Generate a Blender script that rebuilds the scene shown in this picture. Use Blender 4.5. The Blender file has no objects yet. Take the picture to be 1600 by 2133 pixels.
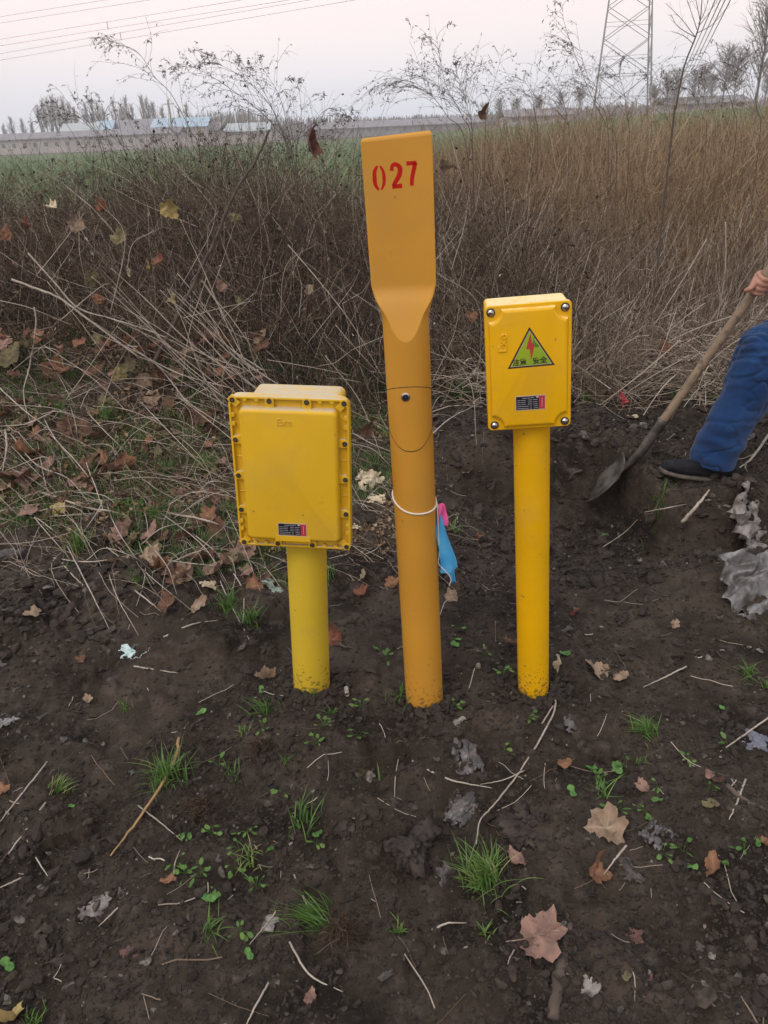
import bpy, bmesh, math, random
import numpy as np
from mathutils import Matrix, Vector, noise as mnoise
R = math.radians
random.seed(27)
rng = np.random.default_rng(27)
S = bpy.context.scene
COL = S.collection
# ------------------------------------------------------------------ camera, sky, sun, exposure
CAM = np.array([0.0, 0.0, 1.55])
F_PX, IW, IH = 1640.0, 1600.0, 2133.0
PITCH, ROLL = 25.95, -2.5
cd = bpy.data.cameras.new('camera')
cam = bpy.data.objects.new('camera', cd); COL.objects.link(cam)
cam.location = CAM
cam.rotation_mode = 'QUATERNION'
_rot = (Matrix.Rotation(R(90 - PITCH), 3, 'X') @ Matrix.Rotation(R(ROLL), 3, 'Z'))
cam.rotation_quaternion = _rot.to_quaternion()
cd.sensor_fit = 'VERTICAL'; cd.sensor_height = 24.0
cd.lens = 24.0 * F_PX / IH
cd.clip_start = 0.05; cd.clip_end = 6000
S.camera = cam
SUN_EL, SUN_AZ = 52.0, 215.0        # azimuth clockwise from +Y: behind the camera, a little to the left
wd = bpy.data.worlds.new('World'); S.world = wd; wd.use_nodes = True
nt = wd.node_tree; nt.nodes.clear()
def N(tree, typ, **kw):
    n = tree.nodes.new(typ)
    for k, v in kw.items(): setattr(n, k, v)
    return n
out = N(nt, 'ShaderNodeOutputWorld')
sky = N(nt, 'ShaderNodeTexSky', sky_type='NISHITA', sun_disc=False)
sky.sun_elevation = R(SUN_EL); sky.sun_rotation = R(SUN_AZ); sky.dust_density = 5.0; sky.air_density = 1.5
bg1 = N(nt, 'ShaderNodeBackground'); bg1.inputs[1].default_value = 0.05
nt.links.new(sky.outputs[0], bg1.inputs[0])
tc = N(nt, 'ShaderNodeTexCoord'); sx = N(nt, 'ShaderNodeSeparateXYZ'); nt.links.new(tc.outputs['Generated'], sx.inputs[0])
rp = N(nt, 'ShaderNodeValToRGB')
nt.links.new(sx.outputs[2], rp.inputs[0])
el = rp.color_ramp.elements
el[0].position = 0.0; el[0].color = (0.70, 0.75, 0.86, 1)
el[1].position = 1.0; el[1].color = (1.05, 1.08, 1.14, 1)
for p, c in ((0.05, (.86, .84, .91)), (0.10, (1.05, .90, .905)), (0.19, (1.11, .91, .885)), (0.32, (1.06, .93, .90)), (0.5, (0.80, 0.77, 0.78))):
    e = el.new(p); e.color = (*c, 1)
# faint, very soft bands of high haze
mp = N(nt, 'ShaderNodeMapping'); mp.inputs['Scale'].default_value = (1.2, 1.2, 9.0)
nt.links.new(tc.outputs['Generated'], mp.inputs[0])
nz = N(nt, 'ShaderNodeTexNoise'); nz.inputs['Scale'].default_value = 1.3; nz.inputs['Detail'].default_value = 3
nt.links.new(mp.outputs[0], nz.inputs[0])
mr = N(nt, 'ShaderNodeMapRange'); mr.inputs[1].default_value = 0.3; mr.inputs[2].default_value = 0.7
mr.inputs[3].default_value = 0.96; mr.inputs[4].default_value = 1.04
nt.links.new(nz.outputs[0], mr.inputs[0])
bg2 = N(nt, 'ShaderNodeBackground')
nt.links.new(rp.outputs[0], bg2.inputs[0]); nt.links.new(mr.outputs[0], bg2.inputs[1])
ad = N(nt, 'ShaderNodeAddShader')
nt.links.new(bg1.outputs[0], ad.inputs[0]); nt.links.new(bg2.outputs[0], ad.inputs[1]); nt.links.new(ad.outputs[0], out.inputs[0])
sl = bpy.data.lights.new('sun', 'SUN'); sun = bpy.data.objects.new('sun', sl); COL.objects.link(sun)
sl.energy = 1.0; sl.angle = R(22); sl.color = (1.0, 0.95, 0.88)
az = R(SUN_AZ); sdir = Vector((math.sin(az) * math.cos(R(SUN_EL)), math.cos(az) * math.cos(R(SUN_EL)), math.sin(R(SUN_EL))))
sun.rotation_mode = 'QUATERNION'; sun.rotation_quaternion = sdir.to_track_quat('Z', 'Y')
S.view_settings.view_transform = 'Standard'; S.view_settings.look = 'None'
S.view_settings.exposure = 0.0; S.view_settings.gamma = 1.0
S.render.engine = 'CYCLES'
S.cycles.max_bounces = 5; S.cycles.diffuse_bounces = 3; S.cycles.volume_bounces = 1
S.cycles.use_denoising = True
# ------------------------------------------------------------------ helpers
_R = np.array(_rot)
def ray(px, py):
    return _R @ np.array([(px - IW / 2) / F_PX, (IH / 2 - py) / F_PX, -1.0])
def at_y(px, py, Y):
    d = ray(px, py); return CAM + d * (Y / d[1])

def _hash(ix, iy, s):
    h = (ix.astype(np.int64) * 374761393 + iy.astype(np.int64) * 668265263 + s * 1442695041) & 0xFFFFFFFF
    h = ((h ^ (h >> 13)) * 1274126177) & 0xFFFFFFFF
    h = ((h ^ (h >> 16)) * 2246822519) & 0xFFFFFFFF
    return ((h ^ (h >> 15)) & 0xFFFFFF) / float(0xFFFFFF)
def vnoise(x, y, s=0):
    ix, iy = np.floor(x), np.floor(y); fx, fy = x - ix, y - iy
    fx = fx * fx * fx * (fx * (fx * 6 - 15) + 10); fy = fy * fy * fy * (fy * (fy * 6 - 15) + 10)
    a = _hash(ix, iy, s); b = _hash(ix + 1, iy, s); c = _hash(ix, iy + 1, s); d = _hash(ix + 1, iy + 1, s)
    return (a + (b - a) * fx) * (1 - fy) + (c + (d - c) * fx) * fy
def fbm(x, y, s=0, o=4, g=0.5):
    t, a, n = 0, 1.0, 0
    for i in range(o):
        t = t + a * (vnoise(x * 2 ** i + 13.7 * i, y * 2 ** i + 7.1 * i, s + i) - .5); n += a; a *= g
    return t / n * 2
def worley(x, y, s=0):
    ix, iy = np.floor(x), np.floor(y); best = np.full(np.shape(x), 9.0); cid = np.zeros(np.shape(x))
    for dx in (-1, 0, 1):
        for dy in (-1, 0, 1):
            cx, cy = ix + dx, iy + dy
            px = cx + _hash(cx, cy, s); py = cy + _hash(cx, cy, s + 9)
            d = (px - x) ** 2 + (py - y) ** 2
            m = d < best
            best = np.where(m, d, best); cid = np.where(m, _hash(cx, cy, s + 17), cid)
    return np.sqrt(best), cid
def sm(a, b, x):
    t = np.clip((x - a) / (b - a), 0, 1); return t * t * (3 - 2 * t)
def bump2(x, y, cx, cy, rx, ry, h):
    return h * np.exp(-((x - cx) / rx) ** 2 - ((y - cy) / ry) ** 2)
FEET = [(-0.2466, 1.9567), (0.0966, 1.8593), (0.4283, 1.8993)]
def lip_y(x):
    return 3.50 - 0.52 * sm(1.02, 1.22, x) + 0.06 * np.sin(x * 5.0) + 0.05 * np.sin(x * 11 + 1)
def H0(x, y):
    """the large shape of the ground, in metres"""
    x = np.asarray(x, float); y = np.asarray(y, float)
    z = np.zeros(np.broadcast(x, y).shape)
    lw = sm(0.75, -0.7, x)
    yy = y + 0.25 * np.clip(-x, 0, 3)
    z = z + 0.56 * lw * sm(2.75, 5.6, yy) * (1 - sm(6.6, 10, y))
    z = z + bump2(x, y, -1.55, 2.45, .55, .3, .10) + bump2(x, y, -1.15, 3.0, .4, .22, .05)
    rw = sm(-0.1, 0.55, x)
    ly = lip_y(x)
    z = z + rw * ((0.18 - .04 * sm(1.0, 1.3, x)) * sm(ly - 0.13, ly + .02, y) * (1 - .35 * sm(6, 10, y)))
    z = z - rw * 0.15 * sm(2.3, 3.0, y) * (1 - sm(ly - .2, ly - .05, y)) * sm(.25, .6, x)
    z = z - bump2(x, y, .22, 2.75, .2, .25, .03)
    z = z + bump2(x, y, 1.28, 2.55, .22, .2, .10)
    # near shelf in front of the posts
    z = z - 0.055 * sm(1.36, 1.20, y + .08 * np.sin(x * 4 + .6)) * sm(-.7, -.1, x) * sm(1.0, .3, x)
    z = z + bump2(x, y, .07, 1.34, .12, .07, .03) + bump2(x, y, -.16, 1.24, .09, .07, .03) + bump2(x, y, -.2, 1.47, .1, .06, .025)
    z = z + 0.035 * fbm(x * 1.1, y * 1.1, 3, 3) * (1 - sm(8, 20, y)) + .030 * fbm(x * 3.1, y * 3.1, 9, 3) * (1 - sm(4, 6, y)) * sm(.12, .3, np.minimum(np.minimum(np.hypot(x - FEET[0][0], y - FEET[0][1]), np.hypot(x - FEET[1][0], y - FEET[1][1])), np.hypot(x - FEET[2][0], y - FEET[2][1])))
    for fx, fy in FEET:
        z = z + bump2(x, y, fx, fy, .11, .10, .016)
    z = z + 0.5 * fbm(x / 60., y / 60., 5, 2) * sm(30, 90, y)
    # low bank far off on the right
    z = z + 1.9 * sm(55, 85, y + .25 * x) * sm(-8, 60, x)
    return z
def HF(x, y):
    """ground with its clods and crumbs"""
    x = np.asarray(x, float); y = np.asarray(y, float)
    z = H0(x, y)
    near = 1 - sm(5.5, 8, np.hypot(x, y))
    fd_ = np.minimum(np.minimum(np.hypot(x - FEET[0][0], y - FEET[0][1]), np.hypot(x - FEET[1][0], y - FEET[1][1])), np.hypot(x - FEET[2][0], y - FEET[2][1]))
    near = near * (.35 + .65 * sm(.08, .22, fd_))
    soil = 0.35 + 0.65 * sm(-.25, .25, fbm(x * 2.1, y * 2.1, 11, 2))
    w1, c1 = worley(x / .085 + .4 * fbm(x * 14, y * 14, 2, 2), y / .085, 21)
    w2, c2 = worley(x / .036, y / .036, 31)
    w3, c3 = worley(x / .017, y / .017, 41)
    z = z + near * soil * (.030 * (c1 > .70) * np.clip(.85 - w1 * 1.35, 0, 1) ** .7 + .014 * (c2 > .40) * c2 * np.clip(.75 - w2 * 1.3, 0, 1) ** .6
                           + .007 * (c3 > .3) * np.clip(.7 - w3, 0, 1))
    w0, c0 = worley(x / .21 + .5 * fbm(x * 6, y * 6, 4, 2), y / .21, 81)
    z = z + near * soil * .050 * (c0 > .58) * np.clip(.9 - w0 * 1.5, 0, 1) ** .6
    z = z + near * (.030 * fbm(x * 5, y * 5, 51, 3) + .009 * fbm(x * 25, y * 25, 61, 3))
    return z
_ts = np.geomspace(0.4, 60, 6000)
def on_ground(px, py, lift=0.0):
    d = ray(px, py); P = CAM + _ts[:, None] * d
    g = H0(P[:, 0], P[:, 1]); hit = P[:, 2] < g + 1e-4; k = np.argmax(hit) if hit.any() else len(P) - 1
    p = P[k].copy(); p[2] = float(HF(p[0], p[1])) + lift
    return p

class Mesh:
    def __init__(s): s.v, s.f, s.t, s.n = [], [], [], 0
    def add(s, v, faces, t=0.5):
        v = np.asarray(v, float).reshape(-1, 3)
        for f in (faces if isinstance(faces, list) else [faces]):
            s.f.append(np.asarray(f, np.int64) + s.n)
        s.v.append(v); s.t.append(np.broadcast_to(np.asarray(t, float), (len(v),)).copy()); s.n += len(v)
        return s
    def build(s, name, mat=None, parent=None, smooth=False, extra=None):
        me = bpy.data.meshes.new(name)
        V = np.concatenate(s.v); me.vertices.add(len(V)); me.vertices.foreach_set('co', V.ravel())
        idx = np.concatenate([f.ravel() for f in s.f]); ln = np.concatenate([np.full(len(f), f.shape[1]) for f in s.f])
        me.loops.add(len(idx)); me.loops.foreach_set('vertex_index', idx)
        st = np.concatenate([[0], np.cumsum(ln)[:-1]])
        me.polygons.add(len(ln)); me.polygons.foreach_set('loop_start', st); me.polygons.foreach_set('loop_total', ln)
        me.update(calc_edges=True)
        me.polygons.foreach_set('use_smooth', np.full(len(ln), bool(smooth)))
        a = me.attributes.new('tint', 'FLOAT', 'POINT'); a.data.foreach_set('value', np.concatenate(s.t))
        for k, v in (extra or {}).items():
            a = me.attributes.new(k, 'FLOAT', 'POINT'); a.data.foreach_set('value', np.asarray(v, float).ravel())
        if mat: me.materials.append(mat)
        return link(name, me, parent)
def link(name, me, parent=None):
    o = bpy.data.objects.new(name, me); COL.objects.link(o)
    if parent: o.parent = parent
    return o
def tag(o, label, cat, group=None):
    o['label'] = label; o['category'] = cat
    if group: o['group'] = group
    return o
def kind(o, k, label=None):
    o['kind'] = k
    if label: o['label'] = label
    return o
def empty(name, loc=(0, 0, 0)):
    o = bpy.data.objects.new(name, None); COL.objects.link(o); o.location = loc; o.empty_display_size = .05; return o
def strands(P, Rad, t=0.5, sides=3, mb=None):
    """P (n,k,3) polylines, Rad (n,k) radii -> tubes"""
    P = np.asarray(P, float); n, k, _ = P.shape
    Rad = np.broadcast_to(Rad, (n, k)); mb = mb or Mesh()
    T = np.gradient(P, axis=1); T /= np.linalg.norm(T, axis=2, keepdims=True) + 1e-12
    A = np.cross(T, np.array([.31, .87, .38])); A /= np.linalg.norm(A, axis=2, keepdims=True) + 1e-9
    B = np.cross(T, A)
    a = np.arange(sides) * 2 * np.pi / sides
    V = P[:, :, None, :] + Rad[:, :, None, None] * (np.cos(a)[None, None, :, None] * A[:, :, None, :] + np.sin(a)[None, None, :, None] * B[:, :, None, :])
    i = np.arange(n)[:, None, None] * k * sides; j = np.arange(k - 1)[None, :, None] * sides; q = np.arange(sides)[None, None, :]; q2 = (q + 1) % sides
    Fq = np.stack([i + j + q, i + j + q2, i + j + sides + q2, i + j + sides + q], -1).reshape(-1, 4)
    t = np.asarray(t, float)
    if t.ndim == 1: t = np.repeat(t, k * sides)
    elif t.ndim == 2: t = np.repeat(t.ravel(), sides)
    mb.add(V.reshape(-1, 3), Fq, t)
    return mb
def spline(pts, n=14):
    """smooth curve through control points"""
    pts = np.asarray(pts, float)
    if len(pts) == 2: return pts[0] + np.linspace(0, 1, n)[:, None] * (pts[1] - pts[0])
    P = np.vstack([2 * pts[0] - pts[1], pts, 2 * pts[-1] - pts[-2]]); m = len(pts) - 1
    o = []
    for u in np.linspace(0, m, n):
        i = min(int(u), m - 1); t = u - i; a, b, c, d = P[i:i + 4]
        o.append(.5 * ((2 * b) + (-a + c) * t + (2 * a - 5 * b + 4 * c - d) * t * t + (-a + 3 * b - 3 * c + d) * t ** 3))
    return np.array(o)
def tube(pts, r, sides=8, n=None, t=.5, mb=None, cap=True):
    P = spline(pts, n) if n else np.asarray(pts, float)
    r = np.interp(np.linspace(0, 1, len(P)), np.linspace(0, 1, len(np.atleast_1d(r))), np.atleast_1d(r))
    mb = mb or Mesh(); b = mb.n
    strands(P[None], r[None], t, sides, mb)
    if cap:
        mb.f.append(np.array([[b + i for i in range(sides)][::-1]])); mb.f.append(np.array([[b + (len(P) - 1) * sides + i for i in range(sides)]]))
    return mb
def boxm(mb, lo, hi, M=None, t=.5):
    (a, b, c), (d, e, f) = lo, hi
    v = np.array([[x, y, z] for x in (a, d) for y in (b, e) for z in (c, f)], float)
    if M is not None: v = v @ np.array(M)[:3, :3].T + np.array(M)[:3, 3]
    return mb.add(v, np.array([[0, 1, 3, 2], [4, 6, 7, 5], [0, 4, 5, 1], [2, 3, 7, 6], [0, 2, 6, 4], [1, 5, 7, 3]]), t)
def rrect(w, h, r, n=6):
    o = []
    for cx, cz, a0 in ((w / 2 - r, h / 2 - r, 0), (-w / 2 + r, h / 2 - r, 90), (-w / 2 + r, -h / 2 + r, 180), (w / 2 - r, -h / 2 + r, 270)):
        for i in range(n + 1):
            a = R(a0 + 90 * i / n); o.append((cx + r * math.cos(a), cz + r * math.sin(a)))
    return np.array(o)
def offset(o, d):
    """move a counter-clockwise outline inwards by d"""
    p = np.roll(o, 1, 0); q = np.roll(o, -1, 0)
    e1 = o - p; e2 = q - o
    n1 = np.stack([-e1[:, 1], e1[:, 0]], 1); n2 = np.stack([-e2[:, 1], e2[:, 0]], 1)
    n1 /= np.linalg.norm(n1, axis=1, keepdims=True) + 1e-12; n2 /= np.linalg.norm(n2, axis=1, keepdims=True) + 1e-12
    m = n1 + n2; m /= np.maximum(1e-6, np.sum(m * m, 1, keepdims=True)) / 2
    return o + m * d
def slab(mb, o, levels, cap0=True, cap1=True, t=.5):
    """stack outline o at (depth y, inset) levels: y towards -Y is the front"""
    n = len(o); b = mb.n; V = []
    for y, ins in levels:
        q = offset(o, ins) if ins else o
        V.append(np.stack([q[:, 0], np.full(n, y), q[:, 1]], 1))
    fs = []
    i = np.arange(n); j = (i + 1) % n
    for k in range(len(levels) - 1):
        fs.append(np.stack([k * n + i, k * n + j, (k + 1) * n + j, (k + 1) * n + i], 1))
    mb.add(np.concatenate(V), fs, t)
    if cap0: mb.f.append((b + i)[None, ::-1].copy())
    if cap1: mb.f.append((b + (len(levels) - 1) * n + i)[None].copy())
    return mb
def fix_normals(o):
    bm = bmesh.new(); bm.from_mesh(o.data); bmesh.ops.recalc_face_normals(bm, faces=bm.faces); bm.to_mesh(o.data); bm.free()
    return o
def smooth_angle(o, deg=35):
    me = o.data
    me.polygons.foreach_set('use_smooth', np.ones(len(me.polygons), bool))
    try: me.set_sharp_from_angle(angle=R(deg))
    except Exception: pass
    return o
def bevel(o, w, seg=2):
    bm = bmesh.new(); bm.from_mesh(o.data)
    es = [e for e in bm.edges if len(e.link_faces) == 2 and e.calc_face_angle(0) > .5]
    bmesh.ops.bevel(bm, geom=es, offset=w, segments=seg, affect='EDGES', clamp_overlap=True); bm.to_mesh(o.data); bm.free(); return o
def text_obj(s, size, extrude, name, mat, parent, loc, rot, align='CENTER', bevel_d=0, fat=0):
    cu = bpy.data.curves.new(name, 'FONT'); cu.body = s; cu.size = size; cu.extrude = extrude; cu.offset = fat; cu.bevel_depth = bevel_d
    cu.align_x = align; cu.align_y = 'CENTER'
    tmp = bpy.data.objects.new(name + '_src', cu); COL.objects.link(tmp)
    bpy.context.view_layer.update()
    me = bpy.data.meshes.new_from_object(tmp.evaluated_get(bpy.context.evaluated_depsgraph_get()))
    bpy.data.objects.remove(tmp); bpy.data.curves.remove(cu)
    me.name = name; me.materials.clear(); me.materials.append(mat); me.polygons.foreach_set('use_smooth', np.zeros(len(me.polygons), bool))
    o = link(name, me, parent); o.location = loc; o.rotation_euler = rot
    return o
# ------------------------------------------------------------------ materials
def mat(name, c, rough=.6, c2=None, nscale=8., namt=(.35, .65), bump=0., bscale=60., metal=0., spec=.5, ramp=None, c3=None, n3=30., n3r=(.62, .72), coord='Object', sheen=0, coat=0, trans=0, bdist=.002, detail=5):
    m = bpy.data.materials.new(name); m.use_nodes = True; t = m.node_tree; b = t.nodes['Principled BSDF']
    b.inputs['Roughness'].default_value = rough; b.inputs['Metallic'].default_value = metal; b.inputs['Specular IOR Level'].default_value = spec
    if sheen: b.inputs['Sheen Weight'].default_value = sheen
    if coat: b.inputs['Coat Weight'].default_value = coat; b.inputs['Coat Roughness'].default_value = .25
    tcn = N(t, 'ShaderNodeTexCoord'); co = tcn.outputs[coord]
    def noise(sc, det=detail):
        n = N(t, 'ShaderNodeTexNoise'); n.inputs['Scale'].default_value = sc; n.inputs['Detail'].default_value = det; t.links.new(co, n.inputs[0]); return n.outputs[0]
    def mixc(f, a, bb):
        mx = N(t, 'ShaderNodeMix', data_type='RGBA'); t.links.new(f, mx.inputs[0])
        for i, v in ((6, a), (7, bb)):
            if isinstance(v, tuple): mx.inputs[i].default_value = (*v, 1)
            else: t.links.new(v, mx.inputs[i])
        return mx.outputs[2]
    def rng_(s, a, bb, lo=0., hi=1.):
        r = N(t, 'ShaderNodeMapRange'); r.inputs[1].default_value = a; r.inputs[2].default_value = bb; r.inputs[3].default_value = lo; r.inputs[4].default_value = hi; t.links.new(s, r.inputs[0]); return r.outputs[0]
    cur = c
    if ramp:
        at = N(t, 'ShaderNodeAttribute', attribute_name='tint'); rr = N(t, 'ShaderNodeValToRGB'); t.links.new(at.outputs['Fac'], rr.inputs[0])
        e = rr.color_ramp.elements; e[0].position, e[0].color = ramp[0][0], (*ramp[0][1], 1); e[1].position, e[1].color = ramp[-1][0], (*ramp[-1][1], 1)
        for p, q in ramp[1:-1]: x = e.new(p); x.color = (*q, 1)
        cur = rr.outputs[0]
    if c2 is not None: cur = mixc(rng_(noise(nscale), *namt), cur, c2)
    if c3 is not None: cur = mixc(rng_(noise(n3, 3), *n3r), cur, c3)
    if isinstance(cur, tuple): b.inputs['Base Color'].default_value = (*cur, 1)
    else: t.links.new(cur, b.inputs['Base Color'])
    if bump:
        bn = N(t, 'ShaderNodeBump'); bn.inputs['Strength'].default_value = bump; bn.inputs['Distance'].default_value = bdist
        t.links.new(noise(bscale, 6), bn.inputs['Height']); t.links.new(bn.outputs[0], b.inputs['Normal'])
    if trans:
        tr = N(t, 'ShaderNodeBsdfTranslucent'); ms = N(t, 'ShaderNodeMixShader'); ms.inputs[0].default_value = trans
        if isinstance(cur, tuple): tr.inputs[0].default_value = (*cur, 1)
        else: t.links.new(cur, tr.inputs[0])
        t.links.new(b.outputs[0], ms.inputs[1]); t.links.new(tr.outputs[0], ms.inputs[2]); t.links.new(ms.outputs[0], t.nodes['Material Output'].inputs[0])
    return m

def soil_material():
    m = bpy.data.materials.new('soil'); m.use_nodes = True; t = m.node_tree; b = t.nodes['Principled BSDF']
    b.inputs['Roughness'].default_value = .95; b.inputs['Specular IOR Level'].default_value = .08
    tcn = N(t, 'ShaderNodeTexCoord')
    def noise(sc, det=6, ro=.55):
        n = N(t, 'ShaderNodeTexNoise'); n.inputs['Scale'].default_value = sc; n.inputs['Detail'].default_value = det; n.inputs['Roughness'].default_value = ro; t.links.new(tcn.outputs['Object'], n.inputs[0]); return n.outputs[0]
    def rg(s, a, bb):
        r = N(t, 'ShaderNodeMapRange'); r.inputs[1].default_value = a; r.inputs[2].default_value = bb; t.links.new(s, r.inputs[0]); return r.outputs[0]
    def mx(f, a, c):
        n = N(t, 'ShaderNodeMix', data_type='RGBA'); t.links.new(f, n.inputs[0])
        for i, v in ((6, a), (7, c)):
            if isinstance(v, tuple): n.inputs[i].default_value = (*v, 1)
            else: t.links.new(v, n.inputs[i])
        return n.outputs[2]
    def at(nm): return N(t, 'ShaderNodeAttribute', attribute_name=nm).outputs['Fac']
    c = mx(rg(noise(3.2), .38, .66), (.0170, .0135, .0105), (.068, .052, .041))
    c = mx(rg(noise(22, 8, .7), .5, .75), c, (.090, .071, .060))
    c = mx(rg(noise(160, 4, .7), .62, .78), c, (.12, .10, .088))
    c = mx(rg(noise(90, 4, .7), .42, .28), c, (.011, .009, .008))
    lit = mx(rg(noise(14, 8, .7), .35, .68), (.024, .020, .015), (.085, .062, .045))
    c = mx(at('litter'), c, lit)
    fld = mx(rg(noise(.9, 9, .65), .36, .68), (.038, .085, .028), (.105, .135, .05))
    c = mx(at('field'), c, fld)
    far = mx(rg(noise(.05, 5, .6), .35, .65), (.05, .055, .035), (.09, .075, .05))
    c = mx(at('far'), c, far)
    t.links.new(c, b.inputs['Base Color'])
    bn = N(t, 'ShaderNodeBump'); bn.inputs['Strength'].default_value = .9; bn.inputs['Distance'].default_value = .007
    t.links.new(noise(120, 7, .7), bn.inputs['Height']); t.links.new(bn.outputs[0], b.inputs['Normal'])
    return m

# ------------------------------------------------------------------ ground
def graded(step, limits, growth, cap):
    """from limits[0] with constant step to limits[1], then growing spacing to limits[2]"""
    a = list(np.arange(limits[0], limits[1], step)); s = step
    while a[-1] < limits[2]:
        s = min(s * growth, cap); a.append(a[-1] + s)
    return np.array(a)
ys = [0.25]
while ys[-1] < 1900:
    y = ys[-1]; ys.append(y + (max(.0052, .0033 * y) if y < 4.4 else min(.02 * (y / 4.4) ** 1.9, 60)))
ys = np.concatenate([[-40, -12, -4, -1.5, -.6, -.1, .1], ys])
xr = graded(.0075, (0, 1.75, 1500), 1.022, 60)[1:]
xr = xr[xr < 1500]
xr = np.concatenate([xr, [1500.]])
xs = np.concatenate([-xr[::-1], [0], xr])
GX, GY = np.meshgrid(xs, ys)
GZ = HF(GX, GY)
m = Mesh(); ny, nx = GX.shape
ii = (np.arange(ny - 1)[:, None] * nx + np.arange(nx - 1)[None]).ravel()
m.add(np.stack([GX, GY, GZ], -1).reshape(-1, 3), np.stack([ii, ii + 1, ii + nx + 1, ii + nx], 1))
jag = .5 * fbm(GX * 1.7, GY * 1.7, 71, 4)
litter = sm(2.85, 3.7, GY + .6 * jag + .25 * np.clip(-GX, 0, 2)) * sm(.5, -.1, GX + .5 * jag)
litter = np.maximum(litter, sm(4.0, 4.5, GY + .5 * jag))
field = sm(8.5, 10.5, GY + 3 * jag)
farm = sm(150, 165, GY)
ground = m.build('ground', soil_material(), smooth=True, extra=dict(litter=litter, field=field, far=farm))
kind(ground, 'structure', 'dark dug soil, littered bank and green field')
# ------------------------------------------------------------------ the three yellow posts
def paint(name, c, dirt=(.25, .15, .06), rough=.42, dust=None, mud=False):
    m = mat(name, c, rough, c2=tuple(x * .86 for x in c), nscale=5, namt=(.3, .75), bump=.12, bscale=220, c3=dirt, n3=55, n3r=(.70, .78), bdist=.0006, spec=.3)
    t = m.node_tree; b = t.nodes['Principled BSDF']; src = b.inputs['Base Color'].links[0].from_socket
    ge = N(t, 'ShaderNodeNewGeometry')
    def layer(src, mask, col):
        n = N(t, 'ShaderNodeMix', data_type='RGBA'); t.links.new(mask, n.inputs[0]); t.links.new(src, n.inputs[6]); n.inputs[7].default_value = (*col, 1); return n.outputs[2]
    def mth(op, a, c_):
        n = N(t, 'ShaderNodeMath', operation=op); n.use_clamp = True
        for i, v in enumerate((a, c_)):
            if isinstance(v, (int, float)): n.inputs[i].default_value = v
            else: t.links.new(v, n.inputs[i])
        return n.outputs[0]
    def nz_(sc, lo, hi, det=6):
        n = N(t, 'ShaderNodeTexNoise'); n.inputs['Scale'].default_value = sc; n.inputs['Detail'].default_value = det; n.inputs['Roughness'].default_value = .65; t.links.new(ge.outputs['Position'], n.inputs[0])
        r = N(t, 'ShaderNodeMapRange'); r.inputs[1].default_value = lo; r.inputs[2].default_value = hi; t.links.new(n.outputs[0], r.inputs[0]); return r.outputs[0]
    s3 = N(t, 'ShaderNodeSeparateXYZ'); 
    if dust:
        t.links.new(ge.outputs['True Normal'], s3.inputs[0]); r = N(t, 'ShaderNodeMapRange'); r.inputs[1].default_value = .75; r.inputs[2].default_value = .95; t.links.new(s3.outputs[2], r.inputs[0])
        src = layer(src, mth('MULTIPLY', r.outputs[0], mth('ADD', nz_(22, .35, .6), .35)), dust)
    s4 = N(t, 'ShaderNodeSeparateXYZ'); t.links.new(ge.outputs['Position'], s4.inputs[0])
    if mud:
        r = N(t, 'ShaderNodeMapRange'); r.inputs[1].default_value = .30; r.inputs[2].default_value = -.02; r.inputs[3].default_value = 0; r.inputs[4].default_value = .33; t.links.new(s4.outputs[2], r.inputs[0])
        src = layer(src, mth('MULTIPLY', mth('GREATER_THAN', mth('ADD', nz_(95, .0, 1.), r.outputs[0]), .80), .75), (.10, .065, .035))
    src = layer(src, mth('MULTIPLY', nz_(6, .50, .72), .22), (.34, .24, .10))
    t.links.new(src, b.inputs['Base Color'])
    rr = N(t, 'ShaderNodeMapRange'); rr.inputs[3].default_value = rough - .06; rr.inputs[4].default_value = rough + .16; t.links.new(nz_(9, .3, .7), rr.inputs[0]); t.links.new(rr.outputs[0], b.inputs['Roughness'])
    return m
M_box1 = paint('yellow_box_paint', (.67, .40, .014), rough=.48, dust=(.50, .42, .28))
M_pole1 = paint('lemon_pole_paint', (.62, .43, .030), rough=.45, mud=True)
M_mid = paint('amber_post_paint', (.53, .255, .030), rough=.42, mud=True)
M_box2 = paint('bright_yellow_box_paint', (.76, .41, .002), rough=.36, dust=(.78, .60, .28))
M_pole2 = paint('golden_pole_paint', (.76, .41, .002), rough=.36, mud=True)
M_steel = mat('screw_steel', (.62, .61, .60), .28, metal=1, c2=(.35, .33, .31), nscale=90)
M_darksteel = mat('dark_bolt_steel', (.05, .045, .045), .45, metal=.6, spec=.5)
M_black = mat('plate_black', (.008, .008, .016), .5, spec=.2)
M_red = mat('plate_red', (.42, .022, .04), .45)
M_plate = mat('plate_border', (.42, .36, .30), .45)
M_white = mat('plate_white_print', (.38, .38, .40), .5)
M_seam = mat('dark_seam', (.05, .024, .008), .8)
M_redink = mat('stencil_red', (.43, .008, .006), .7, spec=.15, c2=(.36, .012, .008), nscale=60, namt=(.5, .8))
M_signblack = mat('sticker_black', (.02, .006, .006), .5)
M_signgreen = mat('sticker_green', (.27, .37, .010), .5, c2=(.20, .33, .010), nscale=14, namt=(.4, .62))
M_signred = mat('sticker_red', (.40, .035, .025), .5)

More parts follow.
